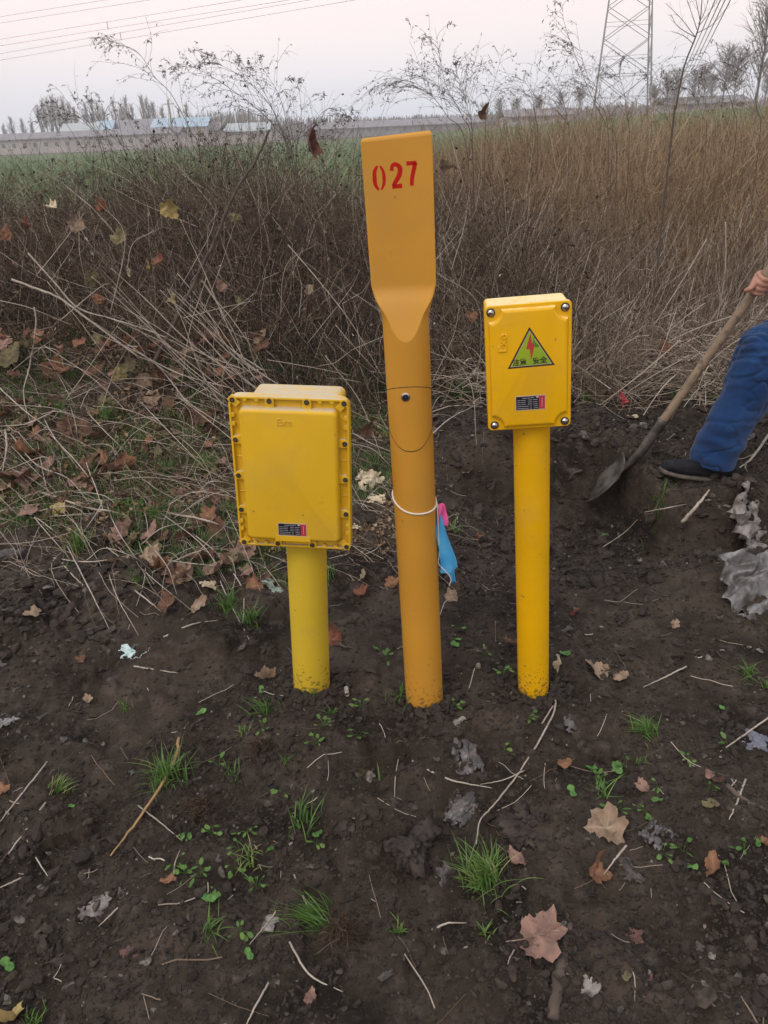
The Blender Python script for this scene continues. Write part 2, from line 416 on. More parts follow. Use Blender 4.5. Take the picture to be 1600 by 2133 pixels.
def frame(loc, yaw=0, pit=0, lean=0):
    return Matrix.Translation(loc) @ Matrix.Rotation(R(yaw), 4, 'Z') @ Matrix.Rotation(R(pit), 4, 'X') @ Matrix.Rotation(R(lean), 4, 'Y')
def cyl(mb, r, z0, z1, n=40, c=(0, 0), jag=0, t=.5, rings=2):
    P = np.array([[c[0], c[1], z] for z in np.linspace(z0, z1, rings)])
    a = np.arange(n) * 2 * np.pi / n
    V = np.concatenate([np.stack([c[0] + r * np.cos(a), c[1] + r * np.sin(a), np.full(n, z)], 1) for z in np.linspace(z0, z1, rings)])
    i = np.arange(n); j = (i + 1) % n
    fs = [np.stack([k * n + i, k * n + j, (k + 1) * n + j, (k + 1) * n + i], 1) for k in range(rings - 1)]
    b = mb.n; mb.add(V, fs, t); mb.f.append((b + i)[None, ::-1].copy()); mb.f.append((b + (rings - 1) * n + i)[None].copy())
    return mb
def ydisc(mb, x, z, r, y0, y1, n=16, dome=0):
    """short cylinder along -Y at (x,z)"""
    a = np.arange(n) * 2 * np.pi / n; o = np.stack([x + r * np.cos(a), z + r * np.sin(a)], 1)
    lv = [(y0, 0), (y1 + dome, 0)]
    if dome: lv += [(y1 + dome * .35, r * .25), (y1, r * .6)]
    return slab(mb, o, lv)
def nameplate(parent, cx, cz, w, h, y):
    pl = fix_normals(slab(Mesh(), rrect(w, h, .0012, 2) + (cx, cz), [(y, 0), (y - .0006, 0)]).build('nameplate', M_plate, parent))
    b = .0018; rw = w * .19
    k = Mesh(); boxm(k, (cx - w / 2 + b, y - .0009, cz - h / 2 + b), (cx + w / 2 - b - rw, y - .0006 + 1e-5, cz + h / 2 - b))
    k.build('black_panel', M_black, pl)
    k = Mesh(); boxm(k, (cx + w / 2 - b - rw + .0003, y - .0009, cz - h / 2 + b), (cx + w / 2 - b, y - .0006 + 1e-5, cz + h / 2 - b))
    k.build('red_panel', M_red, pl)
    k = Mesh(); yy = (y - .0011, y - .0009)
    x0, x1 = cx - w / 2 + b + .002, cx + w / 2 - b - rw - .002; W = x1 - x0; rows = 6
    rs = random.Random(5)
    for r_ in range(rows):
        z = cz + h / 2 - b - (r_ + .75) * (h - 2 * b) / (rows + .4)
        segs = [(.25, .80)] if r_ == 0 else ([(0, .17), (.2, .42), (.52, .72), (.76, .98)] if r_ < 4 else [(0, .55), (.6, .7), (.78, 1.0)])
        for a, c in segs:
            u = a
            while u < c:   # small illegible characters
                d = .018 + rs.random() * .012
                boxm(k, (x0 + u * W, yy[0], z - h * .018), (x0 + min(u + d, c) * W, yy[1], z + h * .018)); u += d + .008
    boxm(k, (x1 - W * .1, yy[0], cz + h / 2 - b - h * .12), (x1 + .001, yy[1], cz + h / 2 - b - .0006))
    for a in range(5):
        boxm(k, (cx + w / 2 - b - rw * .55, yy[0], cz - h * .3 + a * h * .13), (cx + w / 2 - b - rw * .4, yy[1], cz - h * .3 + a * h * .13 + h * .07))
    k.build('print', M_white, pl)
    return pl
def pole(parent, foot, top, r, m, name='pole', rings=14, n=44):
    """cylinder from well under the ground to the top, in world axes"""
    f = Vector(foot); tp = Vector(top); d = (tp - f); f2 = f - d.normalized() * .25
    P = [np.array(f2.lerp(tp, i / (rings - 1))) for i in range(rings)]
    mb = tube(P, r, sides=n); o = mb.build(name, m, parent, smooth=True); fix_normals(o); smooth_angle(o, 50); return o
def group_copy(src, parent, off):
    c = src.copy(); COL.objects.link(c); c.parent = parent; c.location = Vector(src.location) + Vector(off)
    for ch in src.children:
        g = ch.copy(); COL.objects.link(g); g.parent = c
    return c

# --- left: box with a bolted flange cover on a lemon yellow pole
def gz(f): return float(H0(f[0], f[1]))
rootL = empty('junction_box_post', (FEET[0][0], FEET[0][1], gz(FEET[0])))
tag(rootL, 'short yellow post with the large box whose cover is ringed by fourteen bolts', 'junction box')
ML = frame((-.2269, 1.8567, .7698), -6.2357, .574, 2.6537)
ax = ML.to_3x3() @ Vector((0, 0, 1))
pc = ML @ Vector((.012, .068, -.195))
footL = Vector((FEET[0][0], FEET[0][1], 0)); 
pole_o = pole(None, footL, pc, .0555, M_pole1)
bodyE = []
def place(o, M): o.matrix_world = M; return o
mb = Mesh(); slab(mb, rrect(.236, .368, .018), [(.155, .005), (.150, 0), (-.002, 0)])
o_body = fix_normals(mb.build('box_body', M_box1)); smooth_angle(o_body, 40)
# rear flange plate
mb = Mesh(); slab(mb, rrect(.2975, .414, .024), [(.010, .0025), (.0075, 0), (-.0035, 0), (-.005, .0012)])
o_fl = fix_normals(mb.build('rear_flange', M_box1)); smooth_angle(o_fl, 40)
# cover: floor of the channel, outer rim, raised lid, bosses
mb = Mesh()
slab(mb, rrect(.2955, .412, .024), [(-.0055, 0), (-.0125, 0)])
ro = rrect(.2970, .4135, .024); n = len(ro); ri = offset(ro, .0058); roc = offset(ro, .0012)
lv = [(-.0058, ro), (-.0215, ro), (-.0230, roc), (-.0230, ri), (-.0115, ri)]
V = np.concatenate([np.stack([q[:, 0], np.full(n, y), q[:, 1]], 1) for y, q in lv]); i = np.arange(n); j = (i + 1) % n
mb.add(V, [np.stack([k * n + i, k * n + j, (k + 1) * n + j, (k + 1) * n + i], 1) for k in range(4)])
slab(mb, rrect(.246, .362, .016), [(-.0115, 0), (-.030, .0015), (-.0350, .0035), (-.0378, .0075), (-.0385, .011)])
bz = (.197, .093, -.004, -.101, -.197); bolts = [(sx * .137, z) for sx in (-1, 1) for z in bz] + [(sx * .046, z * .197) for sx in (-1, 1) for z in (-1, 1)]
for (x, z) in bolts:
    ydisc(mb, x, z, .0102, -.011, -.0235, 14)
    inx, inz = (-.4 if x > 0 else .4), 0
    if abs(abs(z) - .197) < .01 and abs(x) < .1: lo, hi = ((x - .011), min(z, z * .90)), ((x + .011), max(z, z * .90)); boxm(mb, (lo[0], -.0229, min(z * .90, z * 1.02)), (hi[0], -.011, max(z * .90, z * 1.02)))
    elif abs(x) > .1 and abs(z) < .15: boxm(mb, (min(x * .885, x * 1.03), -.0229, z - .011), (max(x * .885, x * 1.03), -.011, z + .011))
    else:
        M = Matrix.Translation((x * .97, 0, z * .975)) @ Matrix.Rotation(math.atan2(-z * .3, x) * 0 + R(45 if x * z > 0 else -45) * -1, 4, 'Y')
        boxm(mb, (-.016, -.0228, -.0085), (.012, -.011, .0085), M)
# half-round cast lugs on the inside of the rim
for sx in (-1, 1):
    for z in (.135, .158, -.135, -.158): ydisc(mb, sx * .1405, z, .0062, -.011, -.0222, 12)
for sz in (-1, 1):
    for x in (-.107, -.078, .078, .107): ydisc(mb, x, sz * .1995, .0060, -.011, -.0222, 12)
for z in (.045, -.052): 
    for sx in (-1, 1): boxm(mb, (min(sx * .125, sx * .141), -.0150, z - .001), (max(sx * .125, sx * .141), -.011, z + .001))
o_cov = fix_normals(mb.build('cover', M_box1)); bevel(o_cov, .0007, 1); smooth_angle(o_cov, 32)
parts = [o_body, o_fl, o_cov]
for o in parts: place(o, ML)
b0 = ydisc(Mesh(), 0, 0, .0062, -.0232, -.0255, 16).build('bolt', M_darksteel, o_cov)
fix_normals(b0)
s0 = fix_normals(ydisc(Mesh(), .0004, .0003, .0037, -.0250, -.0262, 6).build('hex_socket', M_steel, b0))
sx0, sz0 = bolts[0]; b0.location = (sx0, 0, sz0)
for (x, z) in bolts[1:]: group_copy(b0, o_cov, (x - sx0, 0, z - sz0))
npL = nameplate(o_cov, -.0017, -.1451, .076, .0365, -.0384)
fix_normals(slab(Mesh(), rrect(.093, .0155, .001, 2) + (-.002, -.1768 + .0045), [(-.0380, 0), (-.0390, .0005)]).build('blank_label_strip', M_box1, o_cov))
text_obj('Exe', .026, .0014, 'embossed_letters', M_box1, o_cov, (-.0077, -.0388, .1489), (R(90), 0, 0))
M_dust = mat('dust_on_box', (.50, .40, .24), .9, c2=(.42, .38, .32), nscale=18, namt=(.35, .6))
# --- right: shallower box with four corner screws and a warning triangle
rootR = empty('warning_box_post', (FEET[2][0], FEET[2][1], gz(FEET[2])))
tag(rootR, 'bright yellow box on a pole with a green triangular lightning warning sticker', 'junction box')
MR = frame((.3520, 1.7993, 1.0354), -4.7363, -.3, -2.91)
pc = MR @ Vector((.012, .058, -.135))
pole_r = pole(None, Vector((FEET[2][0], FEET[2][1], 0)), pc, .0455, M_pole2)
mb = Mesh(); slab(mb, rrect(.190, .292, .010), [(.098, .003), (.095, 0), (.0045, 0)])
r_body = fix_normals(mb.build('box_body', M_box2)); smooth_angle(r_body, 40)
mb = Mesh(); slab(mb, rrect(.1958, .298, .011), [(.0042, .0015), (.0025, 0), (-.0085, 0), (-.0105, .0020)])
w2, h2, rc = .1958 / 2 - .0085, .298 / 2 - .0085, .0285
o = []
for cx, cz, a0 in ((w2, h2, 270), (-w2, h2, 0), (-w2, -h2, 90), (w2, -h2, 180)):
    for k in range(11): a = R(a0 - 90 * k / 10 + 0); o.append((cx + rc * math.cos(a) * 1, cz + rc * math.sin(a)))
# concave corners, walked counter-clockwise
o = []
for cx, cz, a0, a1 in ((w2, h2, 270, 180), (-w2, h2, 360, 270), (-w2, -h2, 90, 0), (w2, -h2, 180, 90)):
    for k in range(11): a = R(a0 + (a1 - a0) * k / 10); o.append((cx + rc * math.cos(a), cz + rc * math.sin(a)))
slab(mb, np.array(o), [(-.0095, 0), (-.0130, .0004), (-.0175, .0022), (-.0195, .0050), (-.0200, .0085)])
r_cov = fix_normals(mb.build('cover', M_box2)); smooth_angle(r_cov, 30)
for q in (r_body, r_cov): place(q, MR)
sc = [(-.0835, .1342), (.0825, .1345), (-.0825, -.1350), (.0838, -.1352)]
s0 = fix_normals(ydisc(Mesh(), 0, 0, .0072, -.0100, -.0175, 20, dome=.003).build('screw', M_steel, r_cov)); smooth_angle(s0, 30)
w0 = fix_normals(ydisc(Mesh(), 0, 0, .0100, -.0100, -.0116, 20).build('washer', M_darksteel, s0))
k = Mesh(); boxm(k, (-.0052, -.01775, -.0007), (.0052, -.0168, .0007), Matrix.Rotation(R(28), 4, 'Y')); k.build('slot', M_darksteel, s0)
s0.location = (sc[0][0], 0, sc[0][1])
for (x, z) in sc[1:]: group_copy(s0, r_cov, (x - sc[0][0], 0, z - sc[0][1]))
nameplate(r_cov, .0025, -.0812, .0705, .0358, -.0199)
tri = np.array([(.0018, .0978), (-.0490, .0040), (.0590, .0062)])
c0 = tri.mean(0)
def trip(mb, s, y0, y1): return slab(mb, np.array([c0 + (p - c0) * s for p in tri]), [(y0, 0), (y1, 0)])
st = fix_normals(trip(Mesh(), 1.0, -.0199, -.0204).build('warning_sticker', M_signblack, r_cov))
fix_normals(trip(Mesh(), .885, -.0204, -.0206).build('grey_border', M_plate, st)); fix_normals(trip(Mesh(), .845, -.0206, -.0208).build('green_field', M_signgreen, st))
def poly(mb, pts, y0, y1): 
    pts = np.array(pts); a = sum(pts[i][0] * pts[(i + 1) % len(pts)][1] - pts[(i + 1) % len(pts)][0] * pts[i][1] for i in range(len(pts)))
    if a < 0: pts = pts[::-1]
    n = len(pts); V = np.concatenate([np.stack([pts[:, 0], np.full(n, y), pts[:, 1]], 1) for y in (y0, y1)])
    b = mb.n; i = np.arange(n); j = (i + 1) % n; mb.add(V, [np.stack([i, j, n + j, n + i], 1)]); mb.f.append((b + i)[None, ::-1].copy()); mb.f.append((b + n + i)[None].copy()); return mb
bolt_pts = [(.0040, .0845), (.0072, .0600), (.0140, .0590), (.0050, .0205), (.0020, .0470), (-.0062, .0475)]
M_signdk = mat('sticker_dark_green', (.05, .20, .01), .4)
fix_normals(poly(Mesh(), [(.0115, .078), (.0135, .063), (.0245, .0525), (.0165, .0495), (.0065, .0575), (.0100, .066)], -.0207, -.0209).build('dark_green_shade', M_signdk, st))
fix_normals(poly(Mesh(), bolt_pts, -.0208, -.0211).build('lightning_bolt', M_signred, st))
text_obj('注意', .0165, .0003, 'lettering', M_signblack, st, (-.0215, -.0210, .0170), (R(90), R(-1.5), 0), fat=.00035)
text_obj('安全', .0165, .0003, 'lettering', M_signblack, st, (.0250, -.0210, .0185), (R(90), R(-1.5), 0), fat=.00035)
text_obj('Exe', .029, .0020, 'embossed_letters', M_box2, r_cov, (-.0588, -.0204, .0650), (R(90), R(-90), 0), bevel_d=.0003)
# --- middle: amber marker post pinched into a flat head
fm = Vector((FEET[1][0], FEET[1][1], 0)); tm = Vector((.0612, 1.8593, 1.5376))
rootM = empty('marker_post', (FEET[1][0], FEET[1][1], gz(FEET[1])))
tag(rootM, 'tall amber marker post with a flat head stencilled 027', 'marker post')
yawM = R(-3.98); RAD = .0545
A = tm - fm; L = A.length; zax = A.normalized(); xax = Vector((math.cos(yawM), math.sin(yawM), 0)); xax = (xax - zax * xax.dot(zax)).normalized(); yax = zax.cross(xax)
MM = Matrix(((xax.x, yax.x, zax.x, fm.x), (xax.y, yax.y, zax.y, fm.y), (xax.z, yax.z, zax.z, fm.z), (0, 0, 0, 1)))
# sections: circle below z=1.09, flat slab above z=1.235
z1, z2, zt = 1.095, 1.232, L
nn = 168; th = np.arange(nn) * 2 * np.pi / nn
def section(f, hw, hd):
    ci = np.stack([RAD * np.cos(th), RAD * np.sin(th)], 1)
    p = 26.; q = (np.abs(np.cos(th)) ** p + np.abs(np.sin(th)) ** p) ** (-1 / p)
    # flat head outline: a rounded rectangle reached by walking the same angles
    sq = np.stack([hw * q * np.cos(th), hd * q * np.sin(th)], 1)
    return ci * (1 - f) + sq * f
rings = []
for z in np.linspace(-.28, z1 - .002, 30): rings.append((z, section(0, 1, 1)))
for u in np.linspace(0, 1, 44):
    z = z1 + .01 + (z2 - z1 - .01) * u
    # the cheek planes cut the tube along a straight slant, the sides spread late
    depth = RAD + (.0135 - RAD) * np.clip(u * 1.0, 0, 1)
    hw = RAD + (.0745 - RAD) * sm(.30, 1.0, u)
    # front/back: clip the circle by the slanted plane; sides widen to the flat head
    fl = sm(.4, 1, u)
    s = section(0, 1, 1); x = s[:, 0] * hw / RAD; y = s[:, 1]
    s2 = section(1, hw, .0135)
    y2 = np.clip(y, -depth, depth)
    x2 = x * (1 - fl) + s2[:, 0] * fl
    y3 = y2 * (1 - fl ** 3) + s2[:, 1] * fl ** 3
    rings.append((z, np.stack([x2, y3], 1)))
for z, ex in [(z, 0) for z in np.linspace(z2 + .006, zt - .008, 24)] + [(zt - .004, -.0012), (zt, -.005)]:
    hw = .0745 + .002 * (z - z2) / (zt - z2)
    rings.append((z, section(1, hw + ex, .0135 + ex)))
V = np.concatenate([np.stack([s[:, 0], s[:, 1], np.full(nn, z)], 1) for z, s in rings])
V[-nn * 27:, 2] += 0.0035 * V[-nn * 27:, 0] / .075 * np.clip((V[-nn * 27:, 2] - 1.5) * 25, 0, 1)
i = np.arange(nn); j = (i + 1) % nn
mb = Mesh(); mb.add(V, [np.stack([k * nn + i, k * nn + j, (k + 1) * nn + j, (k + 1) * nn + i], 1) for k in range(len(rings) - 1)])
mb.f.append(((len(rings) - 1) * nn + i)[None].copy())
shaft = fix_normals(mb.build('post_shaft', M_mid)); smooth_angle(shaft, 9); place(shaft, MM)
def on_cyl(a, z, r): return (r * math.sin(a), -r * math.cos(a), z)
# hatch: a thin curved door set in the tube
zt_, zb_ = .986, .834
def edge_pts(nq=60):
    o = []
    for k in range(nq + 1):
        a = R(-78 + 156 * k / nq); o.append((a, zt_ + .012 * math.cos(a) - .012 * (1 - math.cos(a))))
    for k in range(1, nq):
        a = R(78 - 156 * k / nq); o.append((a, zb_ + .045 * (math.sin(a) ** 2) ** 1.3 * 1.1))
    return o
ep = edge_pts()
tp_ = ep[:61]; bt_ = [ep[0]] + ep[61:][::-1] + [ep[60]]
mb = Mesh(); V = []; nz_ = 14
bt_a = np.array([b[0] for b in bt_]); bt_z = np.array([b[1] for b in bt_])
for (a, z) in tp_:
    zb = np.interp(a, bt_a, bt_z) if a > bt_a[0] else bt_z[0]
    for u in np.linspace(0, 1, nz_): V.append(on_cyl(a, zb + .0012 + (z - .0012 - zb) * u, RAD + .0007))
ii_ = (np.arange(60)[:, None] * nz_ + np.arange(nz_ - 1)[None]).ravel()
mb.add(np.array(V), np.stack([ii_, ii_ + nz_, ii_ + nz_ + 1, ii_ + 1], 1))
hatch = mb.build('hatch_door', M_mid, None, smooth=True); place(hatch, MM)
loop = [on_cyl(a, z, RAD + .0003) for a, z in ep] + [on_cyl(*ep[0], RAD + .0003)]
seam = tube(loop, .0011, 5, cap=False).build('hatch_seam', M_seam); place(seam, MM)
sc_ = fix_normals(ydisc(Mesh(), 0, 0, .0105, .008, -.0035, 24, dome=.0012).build('hatch_screw', M_steel)); 
sc2 = fix_normals(ydisc(Mesh(), 0, 0, .0066, -.0030, -.0040, 24).build('screw_recess', M_black, sc_))
sc3 = fix_normals(ydisc(Mesh(), 0, 0, .0030, -.0038, -.0047, 3).build('key_pin', M_steel, sc_))
sc_.matrix_world = MM @ Matrix.Translation((-.007, -RAD, .974))
# 027 in sprayed stencil digits
M_digit = M_redink
def stroke(mb, pts, w, y=(-.0134, -.01372)):
    """2-D ribbon through points with per-point widths"""
    P = spline([(p[0], 0, p[1]) for p in pts], 28)[:, [0, 2]]; w = 1.22 * np.interp(np.linspace(0, 1, len(P)), np.linspace(0, 1, len(w)), w)
    T = np.gradient(P, axis=0); T /= np.linalg.norm(T, axis=1, keepdims=True); Nn = np.stack([-T[:, 1], T[:, 0]], 1)
    a = P + Nn * w[:, None] / 2; b = P - Nn * w[:, None] / 2; n = len(P)
    V = np.concatenate([np.stack([q[:, 0], np.full(n, yy), q[:, 1]], 1) for yy in y for q in (a, b)])
    i = np.arange(n - 1)
    mb.add(V, [np.stack([i, i + 1, n + i + 1, n + i], 1), np.stack([2 * n + i, 3 * n + i, 3 * n + i + 1, 2 * n + i + 1], 1),
               np.stack([i, 2 * n + i, 2 * n + i + 1, i + 1], 1), np.stack([n + i, n + i + 1, 3 * n + i + 1, 3 * n + i], 1)])
    return mb
def digit(strokes, cx, cz):
    mb = Mesh()
    for pts, w in strokes: stroke(mb, [(x + cx, z + cz) for x, z in pts], w)
    o = fix_normals(mb.build('digit', M_digit, shaft)); return o
h = .0240
digit([([(-.0035, h), (-.0095, h * .55), (-.0105, 0), (-.0095, -h * .55), (-.0030, -h)], [.004, .0065, .0075, .0065, .004]),
       ([(.0030, h), (.0088, h * .5), (.0098, 0), (.0085, -h * .55), (.0025, -h)], [.003, .0052, .0062, .0052, .003])], -.0405, 1.4555)
digit([([(-.0098, h * .45), (-.0075, h * .88), (.0010, h * .95), (.0085, h * .6), (.0055, 0), (-.0030, -h * .5), (-.0085, -h * .85)], [.0065, .0065, .0068, .0085, .0085, .0075, .006]),
       ([(-.0105, -h * .88), (.0, -h * .86), (.0115, -h * .84)], [.0072, .0070, .0078])], -.0036, 1.4572)
digit([([(-.0105, h * .86), (.0, h * .86), (.0110, h * .88)], [.0068, .0066, .0068]),
       ([(.0088, h * .90), (.0040, h * .2), (.0002, -h * .45), (-.0008, -h)], [.0078, .0074, .0070, .0068])], .0295, 1.4600)
def reparent(root, objs):
    bpy.context.view_layer.update()
    for o in objs:
        mw = o.matrix_world.copy(); o.parent = root; o.matrix_parent_inverse = Matrix.Identity(4); o.matrix_basis = root.matrix_world.inverted() @ mw
reparent(rootL, [pole_o] + parts); reparent(rootR, [pole_r, r_body, r_cov])
reparent(rootM, [shaft, hatch, seam, sc_])
# string tied round the marker post with a pink and a blue plastic strip
M_string = mat('white_string', (.62, .57, .50), .8, bump=.6, bscale=300)
M_pink = mat('pink_plastic', (.78, .09, .30), .35, trans=.25, c2=(.70, .13, .35), nscale=20)
M_blue = mat('blue_plastic', (.055, .33, .66), .35, trans=.25, c2=(.10, .42, .72), nscale=25)
zs = .6635
loop = []
for k in range(49):
    a = 2 * math.pi * k / 48; loop.append(MM @ Vector((.0565 * math.sin(a), -.0565 * math.cos(a), zs - .0135 * math.sin(a) + .0015 * math.sin(3 * a) + .018 * (1 - math.cos(a)))))
kn = MM @ Vector((.058, .0, zs + .004))
tieE = empty('tied_ribbon', kn)
tag(tieE, 'white string tied round the marker post with a pink and a blue plastic strip hanging', 'ribbon')
mb = Mesh(); tube([np.array(p) for p in loop], .0023, 8, mb=mb, cap=False)
tube([np.array(MM @ Vector(p)) for p in [(.058, -.002, zs + .004), (.070, -.006, zs - .06), (.064, -.004, zs - .10), (.078, -.01, zs - .12)]], .0012, 5, n=18, mb=mb)
tube([np.array(MM @ Vector(p)) for p in [(.058, -.008, zs + .004), (.060, -.016, zs - .13), (.056, -.014, zs - .17), (.072, -.02, zs - .19), (.088, -.02, zs - .215), (.083, -.02, zs - .24)]], .0012, 5, n=24, mb=mb)
st_o = mb.build('string', M_string, smooth=True)
def ribbon(path, widths, wdir, wob=.004, m=None, name='strip', seed=0, nl=26, nw=8):
    P = spline(path, nl); W = np.interp(np.linspace(0, 1, nl), np.linspace(0, 1, len(widths)), widths); V = []
    rs = np.random.default_rng(seed)
    ph = rs.random(3) * 6
    for k in range(nl):
        wd_ = np.array(wdir(k / (nl - 1))); wd_ = wd_ / np.linalg.norm(wd_); nrm = np.cross(wd_, [0, 0, 1.]); 
        for q in range(nw):
            s = q / (nw - 1) - .5
            V.append(P[k] + wd_ * s * W[k] + nrm * wob * (math.sin(7 * s + ph[0] + 5 * k / nl) + .6 * math.sin(13 * k / nl + ph[1] + 4 * s)))
    i = (np.arange(nl - 1)[:, None] * nw + np.arange(nw - 1)[None]).ravel()
    mb = Mesh(); mb.add(np.array(V), np.stack([i, i + 1, i + nw + 1, i + nw], 1)); return mb.build(name, m, smooth=True)
wp = lambda x, y, z: np.array(MM @ Vector((x, y, z)))
pk = ribbon([wp(.060, .004, zs - .006), wp(.068, .0, zs - .004), wp(.071, -.002, zs - .03), wp(.072, -.004, zs - .062)], [.010, .020, .026, .030], lambda u: (1, .35, .1 - .3 * u), .003, M_pink, 'pink_strip', 3)
bl = ribbon([wp(.060, -.004, zs - .02), wp(.064, -.010, zs - .07), wp(.074, -.012, zs - .12), wp(.083, -.014, zs - .165), wp(.086, -.012, zs - .195), wp(.091, -.01, zs - .205), wp(.096, -.01, zs - .235)], [.010, .026, .036, .046, .050, .018, .010], lambda u: (1, .3, .25), .004, M_blue, 'blue_strip', 5, nl=40)
reparent(tieE, [st_o, pk, bl])
# ------------------------------------------------------------------ far background: farm, trees, pylon, wires
M_wallfar = mat('hazed_limewash_wall', (.36, .33, .32), .9, c2=(.27, .25, .245), nscale=.4)  # farm wall, roof and opening colours hold part of the distance haze
M_rooffar = mat('hazed_grey_tile_roof', (.15, .145, .165), .9, c2=(.20, .185, .20), nscale=.6)
M_blueroof = mat('blue_sheet_roof', (.28, .38, .47), .6)
M_greyroof = mat('pale_sheet_roof', (.33, .36, .38), .6)
M_opening = mat('hazed_dark_opening', (.09, .085, .09), .9)
M_bark = mat('hazed_tree_bark', (.15, .13, .125), .9, c2=(.10, .088, .085), nscale=3)  # bark and twigs made paler, some haze fade put into the colour
M_twig_far = mat('hazed_bare_twig', (.19, .165, .16), .9)
M_galv = mat('galvanised_steel', (.24, .23, .24), .5, metal=.3, c2=(.22, .22, .23), nscale=1.5)
M_wire = mat('aluminium_wire', (.16, .13, .13), .6)
M_conc = mat('concrete_pole', (.30, .28, .26), .9)
def gxy(px, Y):
    """ground point at distance Y under the picture column px at the horizon"""
    p = at_y(px, 300 - px * .0437, Y); return float(p[0]), float(H0(p[0], Y))
def barn(label, px0, px1, Y, h, hr, depth, wallm, roofm, nwin=0, win=(.9, .8), group=None, yaw=0):
    x0, z0 = gxy(px0, Y); x1, _ = gxy(px1, Y); w = x1 - x0
    e = empty('farm_building', (x0, Y, z0)); e.rotation_euler = (0, 0, R(yaw)); tag(e, label, 'building', group)
    k = Mesh(); boxm(k, (0, 0, -.5), (w, depth, h)); k.build('wall', wallm, e)
    k = Mesh(); ov = .35
    v = [(-ov, -ov, h - .1), (w + ov, -ov, h - .1), (w + ov, depth / 2, h + hr), (-ov, depth / 2, h + hr), (-ov, depth + ov, h - .1), (w + ov, depth + ov, h - .1)]
    v += [(a, b, c + .15) for a, b, c in v]
    k.add(v, np.array([[0, 1, 2, 3], [3, 2, 5, 4], [6, 9, 8, 7], [9, 10, 11, 8], [0, 6, 7, 1], [4, 5, 11, 10], [0, 3, 9, 6], [3, 4, 10, 9], [1, 7, 8, 2], [2, 8, 11, 5]]))
    k.build('roof', roofm, e)
    for i in range(nwin):
        k = Mesh(); cx = w * (i + .5) / nwin; boxm(k, (cx - win[0] / 2, -.06, h * .45), (cx + win[0] / 2, .02, h * .45 + win[1]))
        k.build('window', M_opening, e)
    return e
barn('long low white barn with a grey roof and a row of small windows', -160, 372, 172, 2.6, 1.0, 7, M_wallfar, M_rooffar, 24, (.7, .75))
barn('small pale roofed shed at the end of the long barn', 128, 200, 188, 2.8, 2.4, 8, M_wallfar, M_greyroof, 2)
barn('small shed with a bright blue roof beside the pale roofed shed', 200, 232, 189, 2.8, 2.7, 8, M_wallfar, M_blueroof)
barn('wide shed with a dull grey roof behind the low wall', 228, 322, 195, 3.0, 2.6, 9, M_wallfar, M_rooffar, 4)
barn('large shed with a pale blue sheet roof near the utility pole', 318, 432, 182, 3.6, 1.7, 10, M_wallfar, M_blueroof, 5)
barn('low white house between the blue shed and the big weed', 430, 560, 190, 2.2, 1.5, 7, M_wallfar, M_greyroof, 5)
barn('long grey roofed building low on the skyline behind the marker post', 640, 1010, 205, 1.9, 1.2, 7, M_rooffar, M_rooffar, 10)
barn('low pale building on the skyline left of the pylon', 1055, 1190, 160, 1.5, 1.1, 8, M_wallfar, M_rooffar, 4)
barn('low grey building on the skyline right of the pylon', 1385, 1560, 150, 1.4, 1.0, 8, M_wallfar, M_rooffar, 5)
# gate tower with curved roof
x, z = gxy(452, 186)
e = empty('curved_roof_hall', (x, 186, z)); e.scale = (.55, .6, .72); tag(e, 'dark hall with an upswept ridge beside the blue roofed shed', 'building')
k = Mesh(); boxm(k, (-2.8, 0, -.5), (2.8, 5, 3.4)); k.build('wall', M_wallfar, e)
k = Mesh(); V = []
for i in range(13):
    u = i / 12 * 2 - 1; hz = 4.2 + 2.2 * abs(u) ** 2.2; 
    for yy, dz in ((-.8, -1.0), (2.5, 1.2), (5.8, -1.0)): V.append((u * 4.0, yy, hz + dz * (1 - .35 * abs(u))))
i = np.arange(12) * 3; k.add(V, np.concatenate([np.stack([i, i + 1, i + 4, i + 3], 1), np.stack([i + 1, i + 2, i + 5, i + 4], 1)])); o = k.build('roof', M_rooffar, e)
md = o.modifiers.new('thick', 'SOLIDIFY'); md.thickness = .25
# utility pole and boundary wall
x, z = gxy(361, 120)
e = empty('utility_pole', (x, 120, z)); tag(e, 'plain concrete utility pole standing in front of the blue roofed shed', 'pole')
tube([(0, 0, -.5), (0, 0, 6.3)], [.17, .12], 10).build('mast', M_conc, e); k = Mesh(); boxm(k, (-.7, -.05, 5.7), (.7, .05, 5.8)); k.build('crossarm', M_conc, e)
x0, z = gxy(330, 168); x1, _ = gxy(590, 168); k = Mesh(); boxm(k, (x0, 168, z - .5), (x1, 168.3, z + 1.5)); k.f[0] = k.f[0]
boxm(k, (x0 - .05, 167.95, z + 1.5), (x1 + .05, 168.35, z + 1.62))
tag(k.build('boundary_wall', M_wallfar), 'long low whitewashed boundary wall along the far edge of the green field', 'wall')
